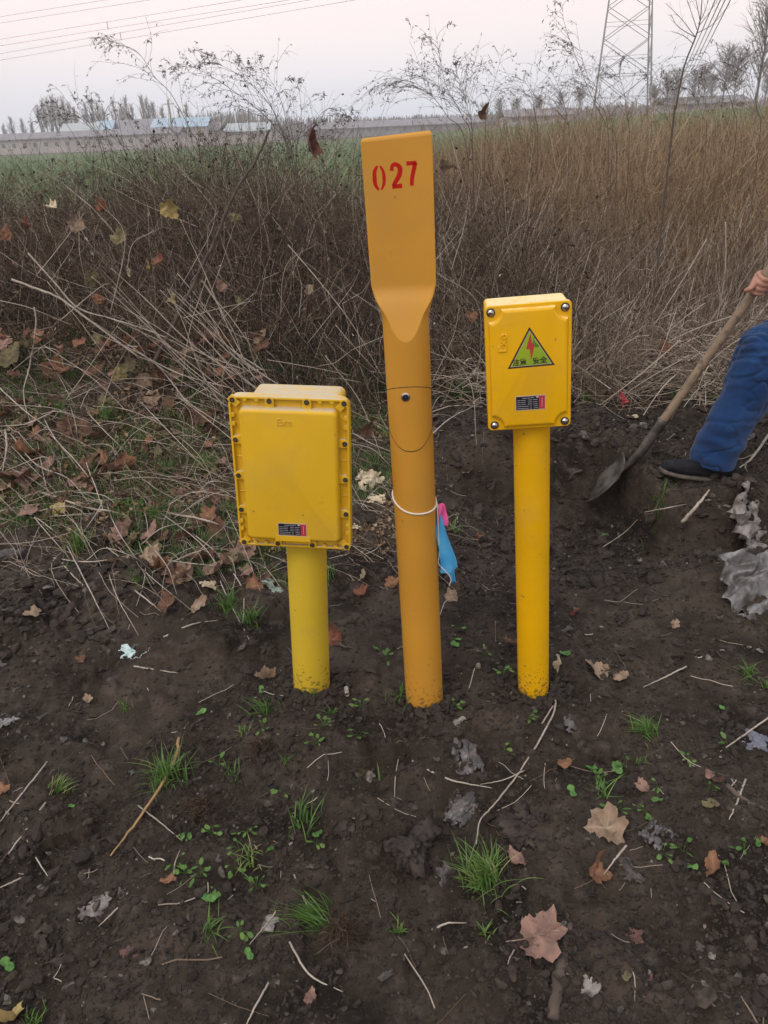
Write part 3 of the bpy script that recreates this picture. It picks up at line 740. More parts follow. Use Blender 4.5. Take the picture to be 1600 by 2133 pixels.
# bare trees: trunk and a crown of upward twigs
def bare_tree(name, label, x, y, z, h, spread, n1, n2, seed, group, tw=.035, up=.9, crown0=.2, round_=False):
    rs = np.random.default_rng(seed)
    e = empty(name, (x, y, z)); tag(e, label, 'tree', group)
    tr = tube([(0, 0, -.4), (rs.normal() * .05, 0, h * .4), (rs.normal() * .12, 0, h * .75), (rs.normal() * .15, 0, h * .97)], [h * .014, h * .010, h * .005, tw * .5], 6, n=10).build('trunk', M_bark, e)
    k = Mesh(); a = rs.random(n1) * 6.283; z0 = h * (crown0 + (.93 - crown0) * rs.random(n1)); L = h * .34 * (1.15 - z0 / h) * (.6 + .6 * rs.random(n1)) * 1.3
    if round_: L = h * .30 * np.sqrt(np.clip(1 - ((z0 / h - .62) / .42) ** 2, .05, 1)) * (.7 + .5 * rs.random(n1))
    d = np.stack([np.cos(a) * spread, np.sin(a) * spread, np.full(n1, up)], 1); d /= np.linalg.norm(d, axis=1, keepdims=True)
    u = np.linspace(0, 1, 5)
    P = np.stack([np.zeros(n1), np.zeros(n1), z0], 1)[:, None] + d[:, None] * (L[:, None] * u)[..., None]
    P[..., 2] += (L[:, None] * .25 * u ** 2) * (0 if round_ else 1); P += rs.normal(size=P.shape) * .015 * h * u[None, :, None] ** 1
    strands(P, (tw * 1.4 * (1 - .7 * u))[None], .5, 3, k)
    w = rs.integers(0, n1, n2); q = rs.random(n2) * 3.6; i0 = q.astype(int); f = (q - i0)[:, None]
    base = P[w, i0] * (1 - f) + P[w, i0 + 1] * f
    d2 = d[w] + rs.normal(size=(n2, 3)) * .55; d2[:, 2] = np.abs(d2[:, 2]) * .8 + .15; d2 /= np.linalg.norm(d2, axis=1, keepdims=True)
    L2 = L[w] * (.25 + .3 * rs.random(n2)); u = np.linspace(0, 1, 3)
    P2 = base[:, None] + d2[:, None] * (L2[:, None] * u)[..., None] + rs.normal(size=(n2, 3, 3)) * .01 * h * u[None, :, None]
    strands(P2, (tw * .7 * (1 - .6 * u))[None], .5, 3, k)
    k.build('crown', M_twig_far, e)
    return e
T = []
for px, Y, h in ((15, 215, 6), (32, 212, 7.5), (55, 214, 7), (72, 216, 6), (92, 202, 9.5), (104, 204, 10.5), (114, 203, 11), (124, 205, 11.5), (134, 203, 10.5), (145, 206, 11), (156, 204, 9.5), (166, 207, 9), (190, 206, 9.5), (203, 207, 10.5),
                 (214, 208, 10), (224, 206, 9.2), (248, 210, 10.2), (262, 208, 9.6), (274, 209, 10.6), (283, 207, 8.8), (306, 205, 10.8), (316, 206, 10.2), (327, 207, 9.3), (346, 207, 8.4), (380, 214, 8), (396, 212, 8.6)):
    x, z = gxy(px, Y); T.append(bare_tree('poplar', 'bare slender poplar in the hazy row behind the long white barn', x, Y, z, h * 1.0, .30, 40, 200, int(px), 'bare poplars behind the farm buildings', tw=.05))
for px, Y, h in ((1010, 190, 4.5), (1040, 185, 5), (1075, 190, 5), (1120, 180, 5), (1165, 188, 5.6), (1205, 186, 6), (1360, 150, 4.6), (1385, 152, 6.2), (1402, 150, 6.8), (1440, 152, 6.2), (1462, 148, 7), (1478, 153, 5.6), (1502, 120, 7.4), (1525, 120, 6.8), (1590, 130, 6)):
    x, z = gxy(px, Y); T.append(bare_tree('distant_tree', 'hazy bare round headed tree on the skyline beside the pylon', x, Y, z, h, .8, 90, 700, int(px), 'bare round trees along the right skyline', tw=.03, up=.7, crown0=.25, round_=True))
x, z = gxy(1572, 46); bare_tree('bare_tree', 'tall thin bare tree with an egg shaped crown at the right edge', x, 46, z, 6.3, .55, 60, 340, 7, None, tw=.016, up=.9, crown0=.45, round_=True)
# wooded low ridge on the skyline (one mass)
k = Mesh(); rs = np.random.default_rng(3); n = 5200
px = rs.uniform(560, 1900, n); xx = (px - 835) / 1640 * 300; yy = 250 + rs.uniform(-10, 25, n)
zz = H0(xx, yy); u = np.linspace(0, 1, 3); hh = (2.2 + 1.6 * vnoise(xx / 9, yy * 0, 4) + 1.5 * rs.random(n)) * (.8 + .9 * sm(1000, 650, px))
P = np.stack([xx, yy, zz], 1)[:, None] + np.stack([rs.normal(size=n) * .9, np.zeros(n), hh], 1)[:, None] * u[None, :, None]
strands(P, np.array([.22, .18, .05])[None], .5, 3, k)
kind(k.build('treeline', M_bark), 'stuff', 'dark low wooded belt along the skyline')
# lattice pylon
PX, PY = 0, 128.
x, z = gxy(1292, PY)
py = empty('electricity_pylon', (x, PY, z - .2)); tag(py, 'grey lattice electricity pylon rising above the brush on the right', 'pylon')
py.rotation_euler = (0, 0, R(-14))
B, HT = 8.0, 44.0
def hw(z_): return B / 2 * (1 - .62 * min(z_, 30) / 30) if z_ < 30 else B / 2 * .38
cor = [(-1, -1), (1, -1), (1, 1), (-1, 1)]
for cx, cy in cor:
    tube([(cx * hw(a), cy * hw(a), a) for a in (0, 10, 20, 30, HT)], [.12, .11, .09, .08, .06], 4).build('corner_leg', M_galv, py)
lv = [0, 5.6, 10.0, 13.8, 17.2, 20.4, 23.2, 25.8, 28.2, 30.4, 33, 36, 39, 42]
k = Mesh()
for a, b in zip(lv[:-1], lv[1:]):
    for q in range(4):
        c1, c2 = cor[q], cor[(q + 1) % 4]; A1, A2 = hw(a), hw(b)
        p1 = (c1[0] * A1, c1[1] * A1, a); p2 = (c2[0] * A1, c2[1] * A1, a); p3 = (c2[0] * A2, c2[1] * A2, b); p4 = (c1[0] * A2, c1[1] * A2, b)
        tube([p1, p3], .05, 4, mb=k); tube([p2, p4], .05, 4, mb=k); 
        if a in (5.6, 17.2, 28.2, 36) : tube([p1, p2], .05, 4, mb=k)
        m1 = tuple((np.array(p1) + np.array(p4)) / 2); m2 = tuple((np.array(p2) + np.array(p3)) / 2); cc = tuple((np.array(p1) + p2 + p3 + p4) / 4)
        tube([m1, cc], .03, 4, mb=k); tube([m2, cc], .03, 4, mb=k)
k.build('bracing', M_galv, py)
for zz_ in (31, 36, 41):
    k = Mesh(); 
    for s in (-1, 1):
        for yy_ in (-1, 1):
            tube([(s * hw(31), yy_ * hw(31), zz_), (s * 8, 0, zz_ + .2)], .09, 4, mb=k); tube([(s * hw(31), yy_ * hw(31), zz_ + 1.8), (s * 8, 0, zz_ + .3)], .08, 4, mb=k)
    k.build('crossarm', M_galv, py)
def wire(label, p0, p1, sag, group, r=.028, pair=.4, spacer=()):
    u = np.linspace(0, 1, 40); P = p0 + (p1 - p0) * u[:, None]; P[:, 2] -= sag * 4 * u * (1 - u)
    e = empty('overhead_wire', tuple(P[0])); tag(e, label, 'power line', group)
    for s in (0, 1):
        Q = P - P[0]; Q[:, 2] -= s * pair; tube(Q, r, 5).build('conductor', M_wire, e)
        if not pair: break
    for f in spacer:
        c = np.array([np.interp(f, u, P[:, i]) for i in range(3)]) - P[0]
        tube([c + (0, 0, .12), c - (0, 0, pair + .12)], .07, 6).build('spacer', M_galv, e)
def ray_pt(px, py, D): d = ray(px, py); return CAM + d / math.hypot(d[0], d[1]) * D
def ext(p0, p1, a, b): return p0 - (p1 - p0) * a, p1 + (p1 - p0) * b
A_, B_ = ray_pt(0, 112, 190), ray_pt(690, -8, 150); f = (233 - 0) / 690
wire('lowest double power line crossing the sky, with a small spacer', *ext(A_, B_, .25, .5), 0, None, spacer=(.375 + .0,), pair=1.05)
A_, B_ = ray_pt(0, 82, 190), ray_pt(540, -6, 155); wire('middle double power line crossing the sky at upper left', *ext(A_, B_, .25, .5), 0, None, spacer=(.40,), pair=1.05)
A_, B_ = ray_pt(0, 35, 190), ray_pt(245, -4, 172); wire('highest double power line clipping the top left corner of the sky', *ext(A_, B_, .25, .5), 0, None, pair=1.0)
for i, (xa, xb) in enumerate(((1492, 1395), (1503, 1400), (1513, 1405), (1524, 1410))):
    A_, B_ = ray_pt(xa, -5, 60), ray_pt(xb, 222, 420)
    wire('thin single wire running down to the skyline right of the pylon', *ext(A_, B_, .05, .02), 0, 'single wires right of the pylon', r=.035, pair=0)
# ------------------------------------------------------------------ soil crumbs (stuff) and brush (stuff)
def ico(sub):
    bm = bmesh.new(); bmesh.ops.create_icosphere(bm, subdivisions=sub, radius=1); v = np.array([x.co for x in bm.verts]); f = np.array([[q.index for q in p.verts] for p in bm.faces]); bm.free(); return v, f
ICO1, ICO2, ICO3 = ico(1), ico(2), ico(4)
def lump_variants(base, n, seed, amp=.35):
    o = []; rs = np.random.default_rng(seed)
    for k in range(n):
        v = base[0].copy(); 
        for q in range(7):
            d = rs.normal(size=3); d /= np.linalg.norm(d); v *= (1 + amp * .22 * np.sin(3.1 * (v @ d) + rs.random() * 6))[:, None]
        v *= (1 + rs.normal(size=len(v)) * .07 * amp / .35)[:, None]
        v *= np.array([1, .75 + .4 * rs.random(), .55 + .35 * rs.random()]); o.append(v)
    return o
def rot_z_scatter(mb, variants, faces, pos, size, t, rs, sink=.35):
    n = len(pos); which = rs.integers(0, len(variants), n)
    for w, v in enumerate(variants):
        s = np.where(which == w)[0]
        if not len(s): continue
        a = rs.random(len(s)) * 6.283; c, d = np.cos(a), np.sin(a); tl = rs.normal(size=(len(s), 2)) * .25
        x = v[None, :, 0] * c[:, None] - v[None, :, 1] * d[:, None]; y = v[None, :, 0] * d[:, None] + v[None, :, 1] * c[:, None]
        z = v[None, :, 2] + x * tl[:, :1] + y * tl[:, 1:]
        V = np.stack([x, y, z], -1) * size[s][:, None, None] + pos[s][:, None]; V[..., 2] += (size[s] * (.6 - sink))[:, None]
        Fc = (faces[None] + (np.arange(len(s)) * len(v))[:, None, None]).reshape(-1, faces.shape[1])
        mb.add(V.reshape(-1, 3), Fc, np.repeat(t[s], len(v)))
M_crumb = mat('soil_crumb', (.03, .025, .022), .95, ramp=[(0, (.016, .013, .012)), (.55, (.049, .037, .029)), (.85, (.084, .066, .054)), (1, (.20, .18, .16))], bump=.5, bscale=350, c2=(.030, .024, .021), nscale=60, spec=.2)
def scatter_xy(n, rs, y0=.62, y1=4.4):
    """denser near the camera, kept inside a generous picture wedge"""
    y = y0 * (y1 / y0) ** (rs.random(n) ** .85); x = (rs.random(n) * 2 - 1) * (.42 + y * .62); return x, y
rs = np.random.default_rng(41); k = Mesh()
vr1 = lump_variants(ICO1, 14, 1, .7); vr2 = lump_variants(ICO2, 14, 2, .62)
def crumbs(n, lo, hi, power, base, thr=-.3):
    x, y = scatter_xy(n, rs); m_ = fbm(x * 2.4, y * 2.4, 111, 3) + rs.normal(size=n) * .25 > thr; x, y = x[m_], y[m_]; n = len(x)
    s = lo * (hi / lo) ** (rs.random(n) ** power); t = np.clip(rs.normal(.42, .2, n), 0, .9); t[rs.random(n) < .02] = 1
    for f in FEET: 
        m2 = np.hypot(x - f[0], y - f[1]) > .062 + s; x, y, s, t = x[m2], y[m2], s[m2], t[m2]
    rot_z_scatter(k, vr1 if base == 1 else vr2, (ICO1 if base == 1 else ICO2)[1], np.stack([x, y, HF(x, y)], 1), s, t, rs)
crumbs(60000, .0018, .0058, 1.5, 1, -.4); crumbs(9000, .004, .012, 1.8, 2, -.25); crumbs(520, .010, .022, 2.2, 2, -.1)
def crumbs_in(n, x0, x1, y0, y1, lo, hi, power):
    x = rs.uniform(x0, x1, n); y = rs.uniform(y0, y1, n); s = lo * (hi / lo) ** (rs.random(n) ** power); t = np.clip(rs.normal(.45, .22, n), 0, .9); t[rs.random(n) < .02] = 1
    rot_z_scatter(k, vr1 if hi < .01 else vr2, (ICO1 if hi < .01 else ICO2)[1], np.stack([x, y, HF(x, y)], 1), s, t, rs)
crumbs_in(15000, .15, 2.3, 2.5, 4.3, .003, .0095, 1.7); crumbs_in(1300, .15, 2.3, 2.5, 4.3, .008, .028, 2.0); crumbs_in(700, -1.9, -.9, 2.15, 2.75, .006, .03, 1.8)
# soil heaped against the feet of the posts
for fi, f in enumerate(FEET):
    n = 260; a = rs.random(n) * 6.283; r = (.056, .056, .047)[fi] + .008 + np.abs(rs.normal(size=n)) * .035; x = f[0] + np.cos(a) * r; y = f[1] + np.sin(a) * r
    s = .003 + .010 * rs.random(n) ** 2
    rot_z_scatter(k, vr2, ICO2[1], np.stack([x, y, HF(x, y) + .002], 1), s, np.clip(rs.normal(.35, .15, n), 0, .8), rs)
kind(k.build('soil_crumbs', M_crumb), 'stuff', 'loose dark crumbs and clods of dug soil')

BR = [(0, (.018, .012, .009)), (.3, (.074, .050, .035)), (.55, (.185, .138, .102)), (.78, (.36, .30, .245)), (1, (.52, .46, .39))]
M_brush = mat('dead_brush', (.1, .08, .06), .85, ramp=BR, spec=.15)
GR = [(0, (.045, .027, .016)), (.35, (.180, .115, .064)), (.65, (.325, .235, .148)), (1, (.50, .41, .30))]
M_gold = mat('dead_gold_brush', (.15, .1, .06), .85, ramp=GR, spec=.15)
def stems(mb, x, y, h, lean, r, t, rs, k=6, curl=.18, z=None):
    """upright stems growing from the ground, bent by lean (n,2)"""
    n = len(x); z = H0(x, y) if z is None else z; u = np.linspace(0, 1, k)
    P = np.stack([x, y, z - .02], 1)[:, None] + np.zeros((n, k, 3))
    P[..., 0] += (lean[:, :1] * h[:, None]) * u ** 1.4; P[..., 1] += (lean[:, 1:] * h[:, None]) * u ** 1.4
    P[..., 2] += h[:, None] * u * (1 - .25 * (lean ** 2).sum(1)[:, None] * u)
    w = rs.normal(size=(n, k, 3)) * curl * .16 * h[:, None, None]; w[:, 0] = 0; P += np.cumsum(w, 1) * .8
    strands(P, r[:, None] * (1 - .65 * u)[None], t, 3, mb); return P
def twigs(mb, P, m, Lr, r, rs, t, up=.3, spread=1.0, k=4, lo=.2):
    """side shoots off the polylines P"""
    n, kk, _ = P.shape; w = rs.integers(0, n, m); q = (lo + (1 - lo) * rs.random(m)) * (kk - 1.001); i0 = q.astype(int); f = (q - i0)[:, None]
    base = P[w, i0] * (1 - f) + P[w, i0 + 1] * f; ax_ = P[w, np.minimum(i0 + 1, kk - 1)] - P[w, i0]; ax_ /= np.linalg.norm(ax_, axis=1, keepdims=True) + 1e-9
    d = ax_ * .7 + rs.normal(size=(m, 3)) * .55 * spread; d[:, 2] += up; d /= np.linalg.norm(d, axis=1, keepdims=True)
    L = Lr[0] + (Lr[1] - Lr[0]) * rs.random(m); u = np.linspace(0, 1, k)
    Q = base[:, None] + d[:, None] * (L[:, None] * u)[..., None]; w2 = rs.normal(size=Q.shape) * .09 * L[:, None, None]; w2[:, 0] = 0; Q += np.cumsum(w2, 1)
    strands(Q, r * (1 - .6 * u)[None], t if np.ndim(t) else t, 3, mb); return Q
def bits(mb, pos, s, t, rs, squash=1.0):
    """small crumpled leaf or seed bits: two triangles folded on a line"""
    n = len(pos); a = rs.normal(size=(n, 3)); a /= np.linalg.norm(a, axis=1, keepdims=True); b = rs.normal(size=(n, 3)); b = np.cross(a, b); b /= np.linalg.norm(b, axis=1, keepdims=True) + 1e-9
    c = np.cross(a, b); s = s[:, None]
    V = np.stack([pos - a * s, pos + b * s * .5 * squash + c * s * .3, pos + a * s, pos - b * s * .5 * squash + c * s * .3], 1)
    i = np.arange(n)[:, None] * 4; mb.add(V.reshape(-1, 3), np.concatenate([i + [[0, 1, 2]], i + [[0, 2, 3]]]), np.repeat(t, 4))
def along(P, m, rs, jit=.01, lo=0.):
    n, kk, _ = P.shape; w = rs.integers(0, n, m); q = (lo + (1 - lo) * rs.random(m)) * (kk - 1.001); i0 = q.astype(int); f = (q - i0)[:, None]
    return P[w, i0] * (1 - f) + P[w, i0 + 1] * f + rs.normal(size=(m, 3)) * jit
# ---- dark tangled brush on the left bank
rs = np.random.default_rng(51)
def bank_region(n, x0, x1, y0, y1, edge):
    x = rs.uniform(x0, x1, n * 3); y = rs.uniform(y0, y1, n * 3); e = edge(x) + .35 * fbm(x * 1.6, y * 1.6, 91, 3)
    m_ = y > e; return x[m_][:n], y[m_][:n]
edgeL = lambda x: 4.05 - .10 * x + .25 * sm(.2, .8, x) - .15 * sm(-1.2, -2.5, x)
def hL(x, y):
    c = fbm(x * 1.3, y * 1.3, 77, 3)
    return (.86 + .42 * c + .16 * sm(-1.2, .3, x) - .17 * sm(-.7, -2.4, x)) * sm(3.7, 4.6, y + .12 * x)
k = Mesh()
x, y = bank_region(12500, -4.6, 1.2, 3.9, 7.4, edgeL); n = len(x); h = np.clip(hL(x, y) * (.55 + .6 * rs.random(n)), .12, 1.35)
clump = fbm(x * 2.2, y * 2.2, 95, 2)
tt = np.clip(.30 + .22 * clump + rs.normal(size=n) * .16, 0, 1); tt[rs.random(n) < .12] = .9
P = stems(k, x, y, h, rs.normal(size=(n, 2)) * .38 + [-.12, 0], .0016 + .0018 * rs.random(n) ** 2, tt, rs, curl=.45)
Q = twigs(k, P, 44000, (.06, .26), .0011, rs, np.clip(rs.normal(.32, .17, 44000), 0, 1), up=.15, spread=1.5)
n = 84000; pos = along(Q, n, rs, .012); bits(k, pos, .003 + .007 * rs.random(n) ** 2, np.clip(rs.normal(.25, .15, n), 0, .8), rs)
n = 9000; pos = along(P, n, rs, .03); bits(k, pos, .006 + .012 * rs.random(n) ** 2, np.clip(rs.normal(.38, .2, n), 0, .85), rs)
n = 7000; pos = along(P, n, rs, .02, lo=.5); bits(k, pos, .007 + .010 * rs.random(n), np.clip(rs.normal(.10, .1, n), 0, .4), rs, 1.3)
kind(k.build('dark_undergrowth', M_brush), 'stuff', 'dense dark tangle of dead twigs on the left bank')
# ---- pale dry stems standing in front on the right
k = Mesh(); rs = np.random.default_rng(52)
edgeR = lambda x: 4.30 + .12 * np.sin(x * 4)
x, y = bank_region(6200, .25, 4.2, 4.1, 6.8, edgeR); n = len(x)
h = (.48 + .30 * sm(4.3, 6, y) + .22 * fbm(x * 1.5, y * 1.5, 79, 2)) * (.6 + .6 * rs.random(n))
tt = np.clip(rs.normal(.58, .22, n) - .2 * sm(5.2, 6.5, y), 0, 1)
lean = rs.normal(size=(n, 2)) * .30 + np.stack([.10 * np.sin(x * 3), -.10 + 0 * x], 1)
P = stems(k, x, y, h, lean, .0015 + .0018 * rs.random(n) ** 2, tt, rs, curl=.28)
twigs(k, P, 9000, (.05, .20), .0011, rs, np.clip(rs.normal(.5, .2, 9000), 0, 1), up=.3)
# fallen, criss-crossing straws low down
n = 5200; x = rs.uniform(.3, 4.0, n); y = rs.uniform(4.0, 5.2, n); L = .12 + .45 * rs.random(n); a = rs.random(n) * 6.283
u = np.linspace(0, 1, 5); P0 = np.stack([x, y, H0(x, y) + .01 + .20 * rs.random(n) ** 1.6], 1)
d = np.stack([np.cos(a), np.sin(a) * .6, rs.normal(size=n) * .35], 1); Pf = P0[:, None] + d[:, None] * (L[:, None] * u)[..., None]; Pf[..., 2] += (.06 * rs.normal(size=n))[:, None] * np.sin(u * 3.1416)
Pf[..., 2] = np.maximum(Pf[..., 2], H0(Pf[..., 0], Pf[..., 1]) + .004)
strands(Pf, (.0013 + .0013 * rs.random(n))[:, None] * np.ones(5), np.clip(rs.normal(.62, .2, n), 0, 1), 3, k)
n = 16000; pos = along(P, n, rs, .02); bits(k, pos, .003 + .006 * rs.random(n) ** 2, np.clip(rs.normal(.35, .2, n), 0, .8), rs)
kind(k.build('dry_straw', M_brush), 'stuff', 'pale dry stalks standing and fallen in front of the brown brush')
# ---- warm brown weed thicket behind, on the right
k = Mesh(); rs = np.random.default_rng(53)
n = 15000; x = rs.uniform(0.15, 9.5, n * 2); y = 5.6 + 9.5 * rs.random(n * 2) ** 1.3; px_ = x / y * 1740 + 835
lim = 905 + 60 * fbm(y * 1.1, y * 0, 3, 2); m_ = (px_ > lim) & (px_ < 2000); x, y = x[m_][:n], y[m_][:n]; n = len(x)
def hR(x, y):
    px = x / y * 1740 + 835; g = H0(x, y)
    top = np.interp(px, [900, 960, 1050, 1200, 1350, 1500, 1650, 2000], [1.22, 1.32, 1.47, 1.62, 1.66, 1.62, 1.56, 1.5])
    return (.68 + (top - .68) * sm(5.4, 9.0, y)) - g
h = hR(x, y) * (.62 + .42 * rs.random(n)) * (1 + .30 * fbm(x * 1.5, y * 1.5, 81, 3)); cl = fbm(x * 1.1, y * 1.1, 83, 3)
tt = np.clip(.42 + .42 * cl + rs.normal(size=n) * .2, 0, 1)
P = stems(k, x, y, h, rs.normal(size=(n, 2)) * .27, .0022 + .0024 * rs.random(n) ** 2, tt, rs, curl=.22)
m = 52000; Q = twigs(k, P, m, (.08, .34), .0016, rs, np.clip(rs.normal(.42, .2, m), 0, 1), up=.35, spread=1.3, lo=.3)
n = 78000; pos = along(Q, n, rs, .015); bits(k, pos, .005 + .009 * rs.random(n) ** 2, np.clip(rs.normal(.36, .2, n), 0, .95), rs)
kind(k.build('brown_thicket', M_gold), 'stuff', 'wide thicket of dead golden brown weeds')
# ---- sparse dry weeds between bank and field on the left
k = Mesh(); rs = np.random.default_rng(54); n = 6500
x = rs.uniform(-9, .6, n); y = rs.uniform(6.6, 12, n); h = (.28 + .35 * rs.random(n) + .25 * sm(-2.5, .3, x)) * (1 - .3 * sm(8, 12, y)); tt = np.clip(rs.normal(.45, .2, n), 0, 1)
P = stems(k, x, y, h, rs.normal(size=(n, 2)) * .3, .0018 + .0018 * rs.random(n), tt, rs, curl=.3)
Q = twigs(k, P, 9000, (.05, .2), .0013, rs, np.clip(rs.normal(.4, .2, 9000), 0, 1), up=.4)
n = 16000; bits(k, along(Q, n, rs, .01), .004 + .006 * rs.random(n), np.clip(rs.normal(.35, .2, n), 0, .9), rs)
kind(k.build('dry_weeds', M_gold), 'stuff', 'thin dry weeds at the edge of the green field')
# ---- grass and leaf crumbs on the left bank
GRN = [(0, (.030, .070, .018)), (.5, (.080, .170, .034)), (.85, (.16, .25, .06)), (1, (.30, .28, .14))]
M_grass = mat('green_grass', (.05, .1, .02), .5, ramp=GRN, trans=.25, spec=.3)
def blades(mb, x, y, z, L, rs, w=.0022, t=None, spread=.7, k=5, droop=.5, dirn=None):
    n = len(x); a = rs.random(n) * 6.283; u = np.linspace(0, 1, k)
    d = np.stack([np.cos(a), np.sin(a)], 1) * (spread * rs.random(n))[:, None]
    if dirn is not None: d = d + np.asarray(dirn)
    P = np.stack([x, y, z - .003], 1)[:, None] + np.zeros((n, k, 3))
    P[..., :2] += d[:, None] * (L[:, None] * (u ** 1.5))[..., None]
    hh = np.sqrt(np.clip(1 - .6 * (d ** 2).sum(1), .1, 1)); P[..., 2] += (L * hh)[:, None] * (u - droop * u ** 2 * (.4 + .6 * rs.random(n))[:, None])
    s = np.stack([-np.sin(a), np.cos(a), 0 * a], 1)[:, None] * (w * (1 - u ** 2 * .92))[None, :, None] * (.7 + .6 * rs.random(n))[:, None, None]
    V = np.stack([P - s, P + s], 2).reshape(-1, 3); i = np.arange(n)[:, None] * k * 2 + np.arange(k - 1)[None] * 2
    i = i.ravel(); mb.add(V, np.stack([i, i + 1, i + 3, i + 2], 1), np.repeat(np.clip(rs.normal(.45, .2, n), 0, 1) if t is None else t, k * 2)); return mb
k = Mesh(); rs = np.random.default_rng(55); n = 60000
x = rs.uniform(-2.6, .35, n); y = rs.uniform(2.45, 4.6, n)
m_ = (fbm(x * 3.2, y * 3.2, 201, 3) > -.05 + .6 * sm(2.85, 2.45, y)) & (x < .1 + .1 * (y - 2.5))
x, y = x[m_], y[m_]; n = len(x)
blades(k, x, y, HF(x, y), .02 + .06 * rs.random(n) ** 1.5, rs, w=.0013, spread=.8)
kind(k.build('bank_grass', M_grass), 'stuff', 'short green grass showing through the litter of the left bank')
k = Mesh(); rs = np.random.default_rng(56); n = 5200     # straw and stem scraps lying about
x, y = scatter_xy(n, rs, .7, 4.6); keep = rs.random(n) < (.035 + .95 * sm(2.3, 3.1, y) * sm(.7, -.1, x) + .05 * sm(3.5, 3.3, y)); x, y = x[keep], y[keep]; n = len(x)
a = rs.random(n) * 6.283; L = .012 + .13 * rs.random(n) ** 2.6; u = np.linspace(0, 1, 5); bend = rs.normal(size=n) * .09
X = x[:, None] + np.cos(a)[:, None] * L[:, None] * u - np.sin(a)[:, None] * (bend * L)[:, None] * u * u; Y = y[:, None] + np.sin(a)[:, None] * L[:, None] * u + np.cos(a)[:, None] * (bend * L)[:, None] * u * u
Z = HF(X, Y) + .003 + (.02 * rs.random(n) ** 3)[:, None] * u; Z = np.maximum(Z, Z.mean(1, keepdims=True) - .004)
strands(np.stack([X, Y, Z], -1), (.0006 + .0010 * rs.random(n) ** 2)[:, None] * np.ones(5), np.clip(rs.normal(.58, .24, n), 0, 1), 4, k)
kind(k.build('straw_litter', M_brush), 'stuff', 'scattered straw and stem scraps on soil and bank')
k = Mesh(); rs = np.random.default_rng(57); n = 22000
x = rs.uniform(-2.8, .25, n); y = rs.uniform(2.5, 4.9, n); m_ = (fbm(x * 2.5, y * 2.5, 301, 3) > -.12 + .5 * sm(3.0, 2.5, y)) & (rs.random(n) < sm(1.0, 0, x)); x, y = x[m_], y[m_]; n = len(x)
bits(k, np.stack([x, y, HF(x, y) + .004 + .02 * rs.random(n)], 1), .004 + .012 * rs.random(n) ** 2, np.clip(rs.normal(.28, .2, n), 0, .8), rs, 1.6)
kind(k.build('leaf_crumbs', M_gold), 'stuff', 'broken bits of dead leaf covering the left bank')

# interlaced fine twigs and stalks lying over the bank
k = Mesh(); rs = np.random.default_rng(58); n = 2500
x = rs.uniform(-3.0, .35, n * 2); y = rs.uniform(2.55, 4.5, n * 2); m_ = rs.random(n * 2) < sm(2.5, 3.0, y + .15 * np.clip(-x, 0, 2)) * sm(.45, -.2, x + .15 * (y - 3)); x, y = x[m_][:n], y[m_][:n]; n = len(x)
L = .08 + .42 * rs.random(n) ** 1.5; a = np.where(rs.random(n) < .5, rs.normal(-.75, .4, n), rs.random(n) * 6.283); u = np.linspace(0, 1, 8); bend = rs.normal(size=n) * .22
X = x[:, None] + np.cos(a)[:, None] * L[:, None] * u - np.sin(a)[:, None] * (bend * L)[:, None] * u * (1 - u) * 2; Y = y[:, None] + np.sin(a)[:, None] * L[:, None] * u + np.cos(a)[:, None] * (bend * L)[:, None] * u * (1 - u) * 2
wv = rs.normal(size=(2, n, 8)) * .004; X += np.cumsum(wv[0], 1); Y += np.cumsum(wv[1], 1)
g_ = H0(X, Y); Z = g_ + .006 + (.035 * rs.random(n) ** 1.5)[:, None] + (L * .18 * rs.random(n))[:, None] * np.sin(u * 3.1416)
t_ = np.clip(rs.normal(.55, .25, n), 0, 1)
Pk = np.stack([X, Y, Z], -1); strands(Pk, (.0006 + .0011 * rs.random(n) ** 1.7)[:, None] * (1 - .5 * u)[None], t_, 4, k)
twigs(k, Pk, 2600, (.03, .12), .0006, rs, np.clip(rs.normal(.5, .22, 2600), 0, 1), up=.2, spread=1.)
kind(k.build('twig_litter', M_brush), 'stuff', 'interlaced fine twigs lying over the left bank')
# ------------------------------------------------------------------ single plants, branches, leaves, stones and litter
M_stem = mat('weed_stem', (.075, .055, .045), .85, ramp=[(0, (.025, .018, .015)), (.5, (.085, .062, .050)), (1, (.24, .19, .15))])
M_seed = mat('withered_leaflet', (.04, .03, .025), .9, ramp=[(0, (.035, .028, .025)), (.6, (.090, .070, .058)), (1, (.18, .14, .11))])
M_pale = mat('pale_dry_stem', (.40, .345, .29), .8, c2=(.27, .225, .185), nscale=18, c3=(.12, .095, .08), n3=70, n3r=(.6, .7), bump=.3, bscale=200)
M_straw = mat('straw_stem', (.36, .22, .085), .7, c2=(.26, .16, .07), nscale=25)
M_darkstick = mat('dark_bark', (.050, .036, .028), .9, c2=(.095, .070, .055), nscale=22, bump=.7, bscale=120)
def root_of(p, Y=None): return np.array([p[0], p[1], float(H0(p[0], p[1])) - .02])
